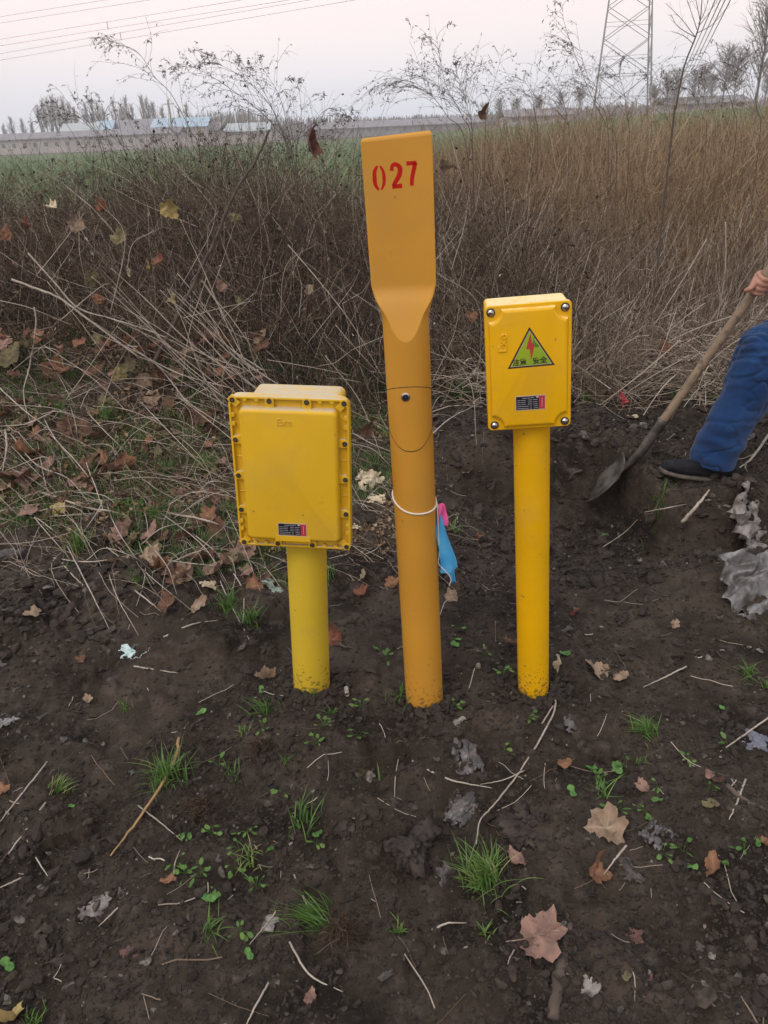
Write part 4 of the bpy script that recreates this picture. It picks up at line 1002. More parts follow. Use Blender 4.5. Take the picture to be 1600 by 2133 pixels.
def tall_weed(label, pts, Y, nb, seed, r=.0030, fan=.75, blen=.36, side=0, droop=.9, leaf=1.0, group=None, start=.35, name='dry_weed', dY=0., two=True):
    """main stem through picture points at distance Y, arching side shoots with hanging withered leaflets"""
    rs = np.random.default_rng(seed)
    C = [at_y(px, py, Y + dY * i) for i, (px, py) in enumerate(pts)]; g = root_of(C[0]); g[0] += (C[0][0] - C[1][0]) * .5
    C = [g] + C; P = spline(C, 40); Lm = np.linalg.norm(np.diff(P, axis=0), axis=1).sum()
    e = empty(name, tuple(g)); tag(e, label, 'weed', group)
    k = Mesh(); b = Mesh(); Po = P - g
    tube(Po, [r, r * .75, r * .5, r * .22], 6, mb=k, t=.4)
    i0 = rs.integers(int(40 * start), 39, nb); base = Po[i0]; T = np.gradient(Po, axis=0)[i0]; T /= np.linalg.norm(T, axis=1, keepdims=True)
    sgn = np.where(rs.random(nb) < .5 + .5 * side, 1, -1); f = i0 / 39
    az_ = rs.random(nb) * 6.283; lat = np.stack([np.cos(az_) * .35 + sgn * .9, np.sin(az_) * .6, 0 * az_], 1)
    d = T * 1.0 + lat * (fan * (.6 + .6 * rs.random(nb)))[:, None]; d /= np.linalg.norm(d, axis=1, keepdims=True)
    L = blen * Lm * (1.15 - f) * (.55 + .7 * rs.random(nb)); u = np.linspace(0, 1, 9)
    Q = base[:, None] + d[:, None] * (L[:, None] * u)[..., None]; Q[..., 2] -= (L * droop * (.15 + .5 * rs.random(nb)))[:, None] * u ** 2.4
    w = rs.normal(size=Q.shape) * .018 * L[:, None, None]; w[:, 0] = 0; Q += np.cumsum(w, 1)
    strands(Q, (r * .38) * (1 - .55 * u)[None], np.clip(rs.normal(.35, .15, nb), 0, 1), 4, k)
    allp = [Q]
    if two:
        m2 = nb * 3; w_ = rs.integers(0, nb, m2); q = rs.integers(2, 8, m2); base = Q[w_, q]; T2 = Q[w_, q] - Q[w_, q - 1]; T2 /= np.linalg.norm(T2, axis=1, keepdims=True) + 1e-9
        d2 = T2 + rs.normal(size=(m2, 3)) * .55; d2 /= np.linalg.norm(d2, axis=1, keepdims=True); L2 = L[w_] * (.14 + .24 * rs.random(m2)); u2 = np.linspace(0, 1, 5)
        Q2 = base[:, None] + d2[:, None] * (L2[:, None] * u2)[..., None]; Q2[..., 2] -= (L2 * .35)[:, None] * u2 ** 2
        strands(Q2, (r * .26) * (1 - .4 * u2)[None], np.clip(rs.normal(.35, .15, m2), 0, 1), 3, k); allp.append(Q2)
    k.build('stem', M_stem, e)
    # leaflets: thin drooping curled slips
    for A in (allp if leaf > .05 else ()):
        m_ = int(A.shape[0] * (4.2 if A.shape[1] > 6 else 2.0) * leaf); pos = along(A, m_, rs, .002, lo=.35)
        n = m_; a = rs.normal(size=(n, 3)) * [.7, .7, .5]; a[:, 2] -= .55; a /= np.linalg.norm(a, axis=1, keepdims=True); s = (.005 + .011 * rs.random(n) ** 1.6)
        u3 = np.linspace(0, 1, 4); S_ = pos[:, None] + a[:, None] * (s[:, None] * u3 * 1.3)[..., None]; S_ += rs.normal(size=S_.shape) * .0018
        strands(S_, np.stack([s * .10, s * .19, s * .16, s * .04], 1), np.clip(rs.normal(.4, .2, n), 0, 1), 3, b)
    if leaf > .05: b.build('withered_leaves', M_seed, e)
    return e
TW = [
 ('tallest weed at left, its plumed tip almost touching the power lines', [(418, 330), (398, 275), (358, 198), (322, 160), (290, 112), (250, 92), (228, 84)], 5.2, 17, .0, .33, 0),
 ('upright wispy weed just right of the tallest left weed', [(408, 350), (400, 290), (380, 220), (372, 165), (350, 118)], 5.4, 8, 0, .22, 0),
 ('thin weed with a single bare spike beside the tallest left weed', [(345, 330), (352, 270), (348, 200), (344, 132)], 5.5, 6, 0, .16, 0),
 ('drooping weed at far left whose tip hangs before the pale sky', [(215, 330), (190, 268), (150, 236), (110, 222), (75, 222), (62, 240)], 5.0, 10, .0, .24, 0),
 ('small feathery weed rising over the long white barn', [(222, 335), (190, 262), (150, 225), (125, 190), (112, 184)], 5.1, 8, .0, .26, 0),
 ('curly topped weed in front of the poplars', [(240, 345), (225, 290), (218, 240), (238, 212), (262, 232), (270, 250)], 5.3, 6, 0, .22, 0),
 ('low weed with dark leaflets in front of the blue roofed shed', [(300, 350), (250, 300), (215, 262), (185, 218), (178, 212)], 5.0, 10, 0, .3, 0),
 ('bushy weed arching left over the far sheds', [(612, 350), (570, 262), (520, 215), (470, 178), (425, 150), (398, 138)], 5.0, 20, -.2, .36, 0),
 ('big weed spray with a long leftward plume behind the rust coloured leaf', [(615, 345), (585, 265), (560, 215), (510, 165), (465, 138), (430, 122)], 5.15, 22, 0, .36, 0),
 ('weed stem with a slender plume in the middle of the big spray', [(605, 340), (580, 260), (555, 200), (520, 150), (492, 122)], 5.3, 16, 0, .3, 0),
 ('straight weed with a narrow tip at the top of the big spray', [(610, 340), (598, 262), (582, 200), (556, 155), (536, 118)], 5.2, 14, 0, .26, 0),
 ('short upright weed on the right side of the big spray', [(618, 335), (628, 270), (625, 200), (612, 152)], 5.4, 10, .2, .24, 0),
 ('low weed leaning right towards the marker post head', [(600, 345), (640, 275), (680, 228), (705, 238)], 5.1, 10, .3, .3, 0),
 ('small weed sprouting beside the left edge of the marker post head', [(700, 340), (715, 300), (738, 262), (728, 238)], 5.0, 7, 0, .3, 0),
 ('tall weed right of the marker post with a knobbly dark tip', [(985, 330), (962, 240), (930, 180), (915, 110), (906, 56)], 5.4, 22, 0, .30, 0),
 ('bushy weed drooping left beside the marker post head', [(975, 330), (930, 240), (890, 190), (850, 168), (830, 172)], 5.2, 24, -.3, .42, 0),
 ('dense dark weed bush above the folded brown leaf', [(985, 320), (975, 230), (960, 175), (948, 145)], 5.3, 30, 0, .42, 0),
 ('spiky weed rising between the marker post and the pylon', [(1010, 320), (1015, 235), (1030, 170), (1052, 92)], 5.7, 12, .1, .26, 0),
 ('tall arching weed left of the pylon, its drooping top near the frame edge', [(1285, 330), (1262, 260), (1232, 200), (1200, 120), (1175, 45), (1172, 8)], 5.4, 16, -.45, .28, 0),
 ('side stem of tall weeds left of the pylon ending in a dark knot', [(1268, 300), (1240, 205), (1212, 120), (1200, 45)], 5.5, 12, -.5, .30, 0),
 ('weed leaning over the foot of the pylon', [(1275, 320), (1270, 240), (1240, 180), (1228, 150)], 5.9, 14, 0, .34, 0),
 ('wispy weed on the skyline left of the pylon', [(1120, 320), (1115, 240), (1105, 190), (1090, 165)], 6.2, 18, 0, .5, 0),
 ('feathery weed between two wispy ones left of the pylon', [(1185, 320), (1180, 240), (1165, 185), (1150, 150)], 6.2, 18, 0, .45, 0),
 ('twiggy weed crossing the pylon legs', [(1310, 320), (1305, 235), (1300, 190), (1288, 150)], 6.0, 18, 0, .5, 0),
 ('loose weed on the skyline right of the pylon', [(1400, 320), (1385, 235), (1378, 190), (1370, 165)], 6.4, 14, 0, .45, 0),
 ('dark drooping weed before the small trees at right', [(1530, 310), (1528, 230), (1505, 165), (1480, 130), (1462, 145)], 5.3, 16, -.2, .38, 0),
 ('tangled weed at the right edge below the egg shaped tree', [(1580, 310), (1578, 230), (1560, 170), (1548, 120)], 5.4, 16, 0, .4, 0),
 ('short curly weed near the right edge of the skyline', [(1470, 310), (1462, 240), (1440, 190), (1420, 182)], 5.6, 12, 0, .4, 0),
]
for i, (lb, pts, Y, nb, sd, bl_, _) in enumerate(TW):
    tall_weed(lb, pts, Y, nb, 600 + i, side=sd, blen=bl_, leaf=.9, r=.0027 if nb > 14 else .0022)
# low weeds crossing the field edge at left
rs = np.random.default_rng(62)
for i in range(22):
    px = rs.uniform(30, 735); b_ = 430 - .09 * px + rs.uniform(-10, 30); t_ = rs.uniform(60, 130)
    tall_weed('small dark leafless weed standing against the green field', [(px, b_), (px + rs.normal() * 12, b_ - t_ * .5), (px + rs.normal() * 25, b_ - t_)], rs.uniform(4.9, 5.8), 7, 700 + i, r=.0022, blen=.32, fan=.8, droop=.2, leaf=.7, group='small weeds against the green field', start=.4)
# sapling on the right
e = tall_weed('slender leafless sapling curving up to a fan of twigs right of the pylon', [(1400, 275), (1408, 225), (1425, 140), (1448, 80), (1458, 45), (1462, 5), (1466, -60)], 5.0, 1, 801, r=.0065, leaf=0.01, name='sapling', start=.9)
e['category'] = 'sapling'; k = Mesh(); g0 = np.array(e.location)
for a_, b__, c_ in (((1449, 78), (1420, 40), (1388, 8)), ((1449, 78), (1412, 55), (1398, 30)), ((1445, 92), (1425, 75), (1400, 66)), ((1455, 55), (1475, 30), (1500, -8)), ((1452, 62), (1440, 25), (1425, -15)), ((1455, 50), (1470, 20), (1478, -20)), ((1450, 70), (1485, 50), (1520, 8)), ((1458, 40), (1452, 10), (1445, -25))):
    pts = [at_y(*a_, 5.0) - g0, at_y(*b__, 5.02) - g0, at_y(*c_, 5.05) - g0]; tube(pts, [.0022, .0009], 4, n=10, mb=k)
    Q = spline(pts, 10)[None]; twigs(k, Q, 7, (.04, .10), .0007, rs, .4, up=.4, k=4)
k.build('twig', M_stem, e)
# ---- branches and stalks
def bp(px, py, lift, ymax=4.02):
    p = on_ground(px, py, lift)
    if p[1] > ymax: p = at_y(px, py, ymax + (p[1] > 6) * .0)
    else: 
        d = ray(px, py); p = CAM + d * ((H0(p[0], p[1]) + lift - CAM[2]) / d[2]); p[2] = max(p[2], float(HF(p[0], p[1])) + .003)
    return p
def branch(label, pts, r, name='fallen_branch', m=None, lift=.03, ymax=4.02, group=None, nt_=0, cat='branch', seed=1, rise=None):
    m = m or M_pale; C = []
    for i, p in enumerate(pts):
        l = p[2] if len(p) > 2 else (lift if 0 < i < len(pts) - 1 else lift * .4); C.append(bp(p[0], p[1], l, ymax))
    P = spline(C, max(10, 6 * len(pts))); g = P[0].copy(); rs_ = np.random.default_rng(abs(seed + int(pts[0][0])))
    rr = float(np.max(r)); P[1:-1] += rs_.normal(size=P[1:-1].shape) * rr * .16
    k = tube(P - g, [r, r * .85, r * .4] if np.ndim(r) == 0 else r, 7)
    if nt_: twigs(k, (P - g)[None], nt_, (.05, .22), float(np.max(r)) * .35, rs_, .5, up=.15, spread=.9, k=5)
    o = k.build(name, m, smooth=True); o.location = g; tag(o, label, cat, group); return o
G1 = 'pale stems sprawling left of the large box'
BRS = [
 ('longest pale branch running down from the upper left to the large box', [(24, 582), (64, 597), (124, 621), (180, 662), (281, 737), (322, 756), (356, 794), (394, 839), (480, 895)], .0058, 6),
 ('pale forked branch just above the longest one', [(58, 527), (112, 587), (161, 640), (225, 662), (319, 692), (405, 737), (487, 805)], .0042, 6),
 ('thin pale arched twig behind the large box top', [(420, 584), (457, 640), (495, 711), (514, 805)], .0028, 2),
 ('pale twig falling onto the large box top', [(424, 587), (450, 625), (487, 670), (532, 737), (562, 797)], .0030, 2),
 ('pale twig sweeping down left of the two arched ones', [(370, 570), (416, 625), (445, 670), (470, 730)], .0024, 2),
 ('upright white stick standing in the leaves at far left', [(71, 640), (75, 677), (62, 760), (49, 824), (71, 899)], .0042, 0),
 ('pale stick from the left frame edge into the leaf pile', [(-15, 795), (45, 850), (105, 895)], .0038, 0),
 ('pale stalk lying level across the leaf pile at the left edge', [(131, 844), (90, 868), (49, 884), (-10, 888)], .0040, 0),
 ('straight pale twig pointing at the top left corner bolt', [(326, 756), (412, 797), (476, 850)], .0026, 2),
 ('thick pale stick lying over grass at left, broken at its right end', [(82, 1024), (180, 1057), (240, 1068), (300, 1087)], .0060, 0),
 ('thick pale stick touching the lower left corner of the large box', [(349, 1069), (412, 1080), (455, 1092), (502, 1106)], .0056, 0),
 ('bow shaped pale twig over the grass below the thick sticks', [(88, 1159), (180, 1176), (262, 1159), (356, 1134)], .0034, 0),
 ('bent pale twig descending from the left edge to the thick stick', [(22, 904), (75, 967), (142, 997), (195, 1061)], .0034, 0),
 ('pale twig leaning across the brown leaves at left', [(75, 900), (94, 1005), (110, 1040)], .0026, 0),
 ('straight pale twig in front of the two orange leaves', [(101, 900), (161, 964), (206, 1024)], .0034, 0),
 ('hooked pale stem curling down left of the lemon pole', [(394, 1106), (450, 1151), (502, 1219), (508, 1262), (506, 1301)], .0034, 0),
 ('straight pale stalk on the litter left of the lemon pole', [(341, 1327), (400, 1312), (454, 1292)], .0036, 0),
 ('short straight white stick on dark soil left of the lemon pole', [(281, 1399), (371, 1402)], .0042, 0),
 ('pale stick lying over the tan leaves', [(281, 1230), (310, 1252), (337, 1275)], .0036, 0),
 ('pale crooked twig above the heap of stones at left', [(127, 1170), (150, 1200), (176, 1222)], .0040, 0),
 ('whitish stalk at the left edge above the brown leaves', [(11, 895), (14, 930), (5, 985)], .0052, 0),
 ('pale twig running from behind the large box to the amber post', [(735, 902), (770, 922), (818, 942)], .0036, 0),
 ('thin pale twig crossing the gap between large box and amber post', [(728, 925), (775, 935), (815, 972)], .0026, 0),
 ('forked pale stick leaning on the amber post beside the hatch', [(900, 905), (940, 870), (1005, 838)], .0038, 2),
 ('tan stem slanting down to the amber post above the hatch', [(600, 510), (660, 580), (730, 670), (800, 790)], .0034, 3),
 ('tall pale stalk at upper right bending left', [(1472, 498), (1425, 579), (1361, 680)], .0044, 0),
 ('upright pale stalk near the shovel hand', [(1511, 462), (1512, 540), (1504, 612), (1489, 688)], .0042, 0),
 ('long pale stem passing behind the knee of the blue trousers', [(1602, 668), (1519, 721), (1470, 763)], .0040, 0),
 ('pale double stem crossing the dry grass left of the shovel shaft', [(1436, 740), (1350, 789), (1286, 832)], .0042, 3),
 ('short pale twig beside the shovel shaft in the grass', [(1245, 722), (1290, 800), (1350, 860)], .0028, 0),
 ('thin pale stick in the pit below the shovel blade', [(1343, 1067), (1390, 1058), (1429, 1050)], .0032, 0),
 ('long thin twig crossing the pit floor', [(1256, 1144), (1300, 1110), (1328, 1082)], .0022, 0),
 ('stout pale cut stick standing out of the pit edge under the shoe', [(1421, 1088), (1450, 1055), (1478, 1020, .03)], .0095, 0),
 ('knotty pale branch behind the trouser leg', [(1602, 905), (1570, 950), (1535, 980)], .0075, 4),
 # foreground
 ('thin pale stick at the left edge of the bare soil', [(98, 1587), (50, 1660), (-8, 1722)], .0036, 0),
 ('thicker weathered stick below it at the left edge', [(95, 1672), (50, 1740), (-8, 1815)], .0046, 0),
 ('short grey twig right of the weathered stick', [(62, 1765), (80, 1795), (100, 1825)], .0030, 0),
 ('pale stalk entering the left edge near the bottom', [(45, 1830), (-5, 1862)], .0034, 0),
 ('grey twig crossing the straw coloured stem', [(288, 1678), (330, 1710), (380, 1752)], .0028, 0),
 ('pale bent stick in the lower left middle', [(605, 1975), (645, 2030), (715, 2068)], .0036, 0),
 ('pale stick standing out of the bottom edge', [(560, 2050), (530, 2100), (508, 2145)], .0036, 0),
 ('brown twig beside the grey dead leaf', [(617, 1842), (570, 1905), (520, 1967)], .0034, 0),
 ('short pale stem through the big grass tuft', [(615, 1842), (645, 1893), (685, 1922)], .0028, 0),
 ('small pale twig above the shelf left of centre', [(676, 1645), (660, 1662), (640, 1680)], .0024, 0),
 ('short thin twig near the small salmon leaf', [(365, 1840), (366, 1805), (378, 1780)], .0022, 0),
 ('short white stick near the grey dead leaf at left', [(252, 1912), (208, 1937)], .0030, 0),
 ('pale stick lying across the dark film in the middle', [(859, 1600), (935, 1630), (1025, 1642)], .0044, 0),
 ('thin pale twig meeting that stick from the right', [(1092, 1618), (1050, 1624), (1000, 1635)], .0024, 0),
 ('long curved brown branch from the golden pole foot to the grass tuft', [(1147, 1420), (1157, 1470), (1130, 1550), (1080, 1615), (1030, 1675), (1000, 1710), (992, 1765)], .0042, 0),
 ('pale side twig beside the long curved branch', [(1152, 1475), (1125, 1520), (1095, 1552)], .0034, 0),
 ('pale stick on the soil right of the golden pole', [(1430, 1388), (1390, 1408), (1340, 1436)], .0036, 0),
 ('long straight stick running off the right edge', [(1608, 1490), (1540, 1538), (1477, 1588)], .0038, 0),
 ('bent stick near the right edge below the bluish film', [(1552, 1630), (1535, 1675), (1517, 1716)], .0042, 0),
 ('short thick pale stick on the tan leaf stalk', [(1305, 1762), (1285, 1785), (1257, 1822)], .0042, 0),
 ('thin dark twig below the pink brown maple leaf', [(1070, 2005), (1060, 2030), (1056, 2052)], .0024, 0),
 ('small upright twig on the bare soil left of centre stick', [(830, 1585), (824, 1630), (822, 1672)], .0022, 0),
 ('pale stick in front of the biggest clod', [(900, 1937), (930, 1924), (972, 1922)], .0040, 0),
 ('bent twig at right above the red brown leaf', [(1520, 1632), (1545, 1665), (1560, 1690)], .0028, 0),
 ('thin vertical twig on the bottom right soil', [(1300, 2000), (1318, 2050), (1322, 2090)], .0020, 0),
]
for i, (lb, pts, r, nt_) in enumerate(BRS): branch(lb, pts, r * (.68 if pts[0][1] > 1350 else 1.0 if pts[0][0] < 450 and pts[0][1] < 900 else .85), nt_=nt_, seed=i, lift=.035 if pts[0][1] < 1350 else .019)
branch('straight straw yellow stem lying through the left grass tuft', [(374, 1543), (361, 1590), (300, 1690), (230, 1783)], .0048, m=M_straw, lift=.022, name='straw_stem', cat='stem')
branch('thick dark dead stem slanting up through the brush behind the large box', [(318, 760), (350, 700), (400, 600), (452, 490), (492, 395), (530, 340), (562, 270)], [.011, .0095, .007, .005], m=M_darkstick, name='dead_branch', cat='branch', ymax=3.98, nt_=5)
branch('dark round stick buried in the soil at the bottom edge', [(1187, 1945), (1172, 2010), (1165, 2050), (1150, 2145)], [.006, .012, .0125], m=M_darkstick, lift=.004)
branch('dark stick lying at the right edge beside the bent one', [(1510, 1652), (1550, 1678), (1612, 1702)], .0075, m=M_darkstick, lift=.012)
branch('short dark twig between the large box pole and the red leaf', [(688, 1330), (712, 1345), (735, 1358)], .0065, m=M_darkstick, lift=.015)
rs = np.random.default_rng(63)
for i in range(70):   # many thin sprawling stems on the bank
    px, py = rs.uniform(-10, 560), rs.uniform(690, 1200); a = rs.normal(.6, .55); L = rs.uniform(60, 230); b_ = rs.normal() * 18
    if px + math.cos(a) * L > 600: continue
    branch('thin pale dry stem sprawling over the litter left of the large box', [(px, py, .02), (px + math.cos(a) * L * .5 + b_, py + math.sin(a) * L * .5 - abs(b_), .03 + .06 * rs.random()), (px + math.cos(a) * L, py + math.sin(a) * L, .01)], rs.uniform(.0014, .0026), group=G1, nt_=int(rs.integers(0, 3)), seed=i)
for i in range(20):
    x0, y0 = rs.uniform(455, 600), rs.uniform(770, 870); a = R(rs.uniform(18, 66)); L = rs.uniform(170, 400); sag = rs.uniform(10, 45)
    branch('pale bare stem fanning up to the left from behind the large box', [(x0, y0, .03), (x0 - math.cos(a) * L * .35 - sag * .2, y0 - math.sin(a) * L * .35 + sag * .3), (x0 - math.cos(a) * L * .7, y0 - math.sin(a) * L * .7 + sag * .1), (x0 - math.cos(a) * L, y0 - math.sin(a) * L)], rs.uniform(.0016, .0030), group='pale stems fanning up left from the large box', nt_=int(rs.integers(1, 4)), seed=300 + i, ymax=rs.uniform(3.55, 3.9))
for i in range(40):   # stems lying and leaning in front of the dark brush
    px, py = rs.uniform(-10, 960), rs.uniform(560, 860); a = rs.choice([rs.normal(1.0, .4), rs.normal(-.9, .4)]); L = rs.uniform(90, 260); b_ = rs.normal() * 22
    branch('thin dry stem leaning in front of the dark brush', [(px, py, .02), (px + math.cos(a) * L * .5 + b_, py + math.sin(a) * L * .5 - abs(b_), .06), (px + math.cos(a) * L, py + math.sin(a) * L, .02)], rs.uniform(.0012, .0024), group='thin stems leaning in front of the dark brush', nt_=int(rs.integers(0, 4)), seed=100 + i, ymax=rs.uniform(3.75, 4.0))
# ---- leaves
def leafmat(nm, c, c2, vein, hole=None): return mat(nm, c, .75, ramp=[(0, c), (.55, c), (1, vein)], c2=c2, nscale=26, namt=(.42, .62), c3=tuple(x * .45 for x in c), n3=70, n3r=(.6, .7), trans=.15, bump=.4, bscale=160, spec=.25)
LM = dict(tan=leafmat('tan_leaf', (.29, .205, .140), (.19, .13, .09), (.42, .33, .24)), pink=leafmat('pinkish_tan_leaf', (.28, .165, .125), (.19, .115, .095), (.38, .27, .21)),
          orange=leafmat('orange_brown_leaf', (.25, .125, .070), (.17, .085, .050), (.36, .22, .14)), brown=leafmat('brown_leaf', (.145, .075, .045), (.09, .05, .034), (.22, .14, .09)),
          red=leafmat('red_brown_leaf', (.19, .070, .040), (.12, .050, .032), (.27, .13, .08)), olive=leafmat('olive_leaf', (.175, .15, .075), (.12, .095, .055), (.26, .23, .13)),
          yellow=leafmat('yellow_beige_leaf', (.42, .33, .13), (.30, .22, .09), (.52, .45, .24)), green=leafmat('fresh_green_leaf', (.11, .24, .06), (.08, .18, .05), (.22, .36, .13)),
          cream=leafmat('cream_leaf', (.52, .43, .30), (.40, .31, .20), (.6, .52, .4)), rust=leafmat('rust_leaf', (.14, .052, .034), (.08, .036, .026), (.2, .08, .04)))
LOBES = [(90, 1.0, 25), (36, .90, 23), (144, .90, 23), (-16, .72, 22), (196, .72, 22)]
def leaf_mesh(name, m, size, seed, curl=.35, kind_='plane', fold=0.):
    rs_ = np.random.default_rng(seed); na, nr = 60, 6; th_ = np.arange(na) * 2 * np.pi / na; V, tn = [], []
    if kind_ == 'plane':
        r = np.full(na, .56); jit = [rs_.normal() * 7 for _ in LOBES]; ln = [l * (1 + .12 * rs_.normal()) for _, l, _ in LOBES]; vd = np.full(na, 9.)
        for (a, l, w), j_, l_ in zip(LOBES, jit, ln):
            d = np.abs((np.degrees(th_) - a - j_ + 180) % 360 - 180); r = np.maximum(r, .56 + (l_ - .56) * np.exp(-(d / w) ** 2) ** .8); vd = np.minimum(vd, d)
        r *= 1 + .055 * np.sin(th_ * 15 + rs_.random() * 6) + .03 * rs_.normal(size=na); d = np.abs((np.degrees(th_) - 270 + 180) % 360 - 180); r *= 1 - .35 * np.exp(-(d / 14) ** 2)
    else:   # simple oval blade
        r = .34 + .56 * np.abs(np.sin(th_)) ** 1.6; r *= 1 + .03 * rs_.normal(size=na); vd = np.minimum(np.abs((np.degrees(th_) - 90 + 180) % 360 - 180), np.abs((np.degrees(th_) + 90 + 180) % 360 - 180)) * 1.5
    ph = rs_.random(4) * 6.28; ax_ = rs_.random() * 3.1416
    V.append((0, 0, 0)); tn.append(1.)
    for q in range(1, nr + 1):
        f = q / nr
        for i in range(na): V.append((r[i] * f * math.cos(th_[i]), r[i] * f * math.sin(th_[i]), 0)); tn.append(max(0, 1 - vd[i] * f / 4.5))
    V = np.array(V); u_ = V[:, 0] * math.cos(ax_) + V[:, 1] * math.sin(ax_); w_ = -V[:, 0] * math.sin(ax_) + V[:, 1] * math.cos(ax_)
    z = curl * (u_ ** 2 * .9 + .25 * w_ ** 2) + .15 * np.sin(4.2 * u_ + ph[0]) * np.cos(3.5 * w_ + ph[1]) + .07 * np.sin(9 * w_ + ph[2]) * np.sin(7 * u_ + ph[3]) + .02 * rs_.normal(size=len(V))
    V[:, 2] = z
    if fold: s = V[:, 0] > 0; a = fold; xx_ = V[:, 0].copy(); V[s, 0] = xx_[s] * math.cos(a); V[s, 2] += xx_[s] * math.sin(a)
    V *= size / 2 * 1.1
    k = Mesh(); i = np.arange(na); j = (i + 1) % na; fs = [np.stack([i * 0, 1 + i, 1 + j], 1)]
    for q in range(1, nr): fs.append(np.stack([1 + (q - 1) * na + i, 1 + q * na + i, 1 + q * na + j, 1 + (q - 1) * na + j], 1))
    k.add(V, fs, tn)
    tube([(0, 0, V[0, 2]), (0, -size * .22, -.002), (size * .05, -size * .5, .002 + curl * size * .05)], [size * .008, size * .011], 5, n=6, mb=k, t=1.)
    return k.build(name, m, smooth=True)
def put_leaf(px, py, spx, c, label, Y=None, tilt=None, curl=None, kd='plane', fold=0., group=None, cat='leaf', seed=None, name='fallen_leaf', lift=.008):
    sd = abs(int(px * 7 + py * 3)) if seed is None else seed; rs_ = np.random.default_rng(sd)
    p = on_ground(px, py) if Y is None else at_y(px, py, Y)
    if Y is None and p[1] > 4.05: p = at_y(px, py, 3.99)
    hang = Y is not None or p[1] > 3.95
    depth = (p - CAM) @ (_R @ np.array([0, 0, -1.])); size = spx / F_PX * depth * (.86 if hang and Y != 5.0 else 1)
    if hang and Y != 5.0: p = p + ray(px, py) * .28 / ray(px, py)[1]; tilt = (tilt[0] + rs_.normal() * 18, rs_.normal() * 35) if tilt else None
    cu = (curl if curl is not None else .25 + .5 * rs_.random()) * (1.5 if hang else 1.15); o = leaf_mesh(name, LM[c], size, sd, cu, kd, fold)
    if tilt is None: tilt = (rs_.normal() * 14 + (55 if hang else 12), rs_.normal() * 16)
    o.rotation_euler = (R(tilt[0]), R(tilt[1]), rs_.random() * 6.283) if not hang else (R(tilt[0]), R(tilt[1]), rs_.normal() * .9)
    if not hang: p[2] += lift + size * .06
    o.location = p; tag(o, label, cat, group); return o
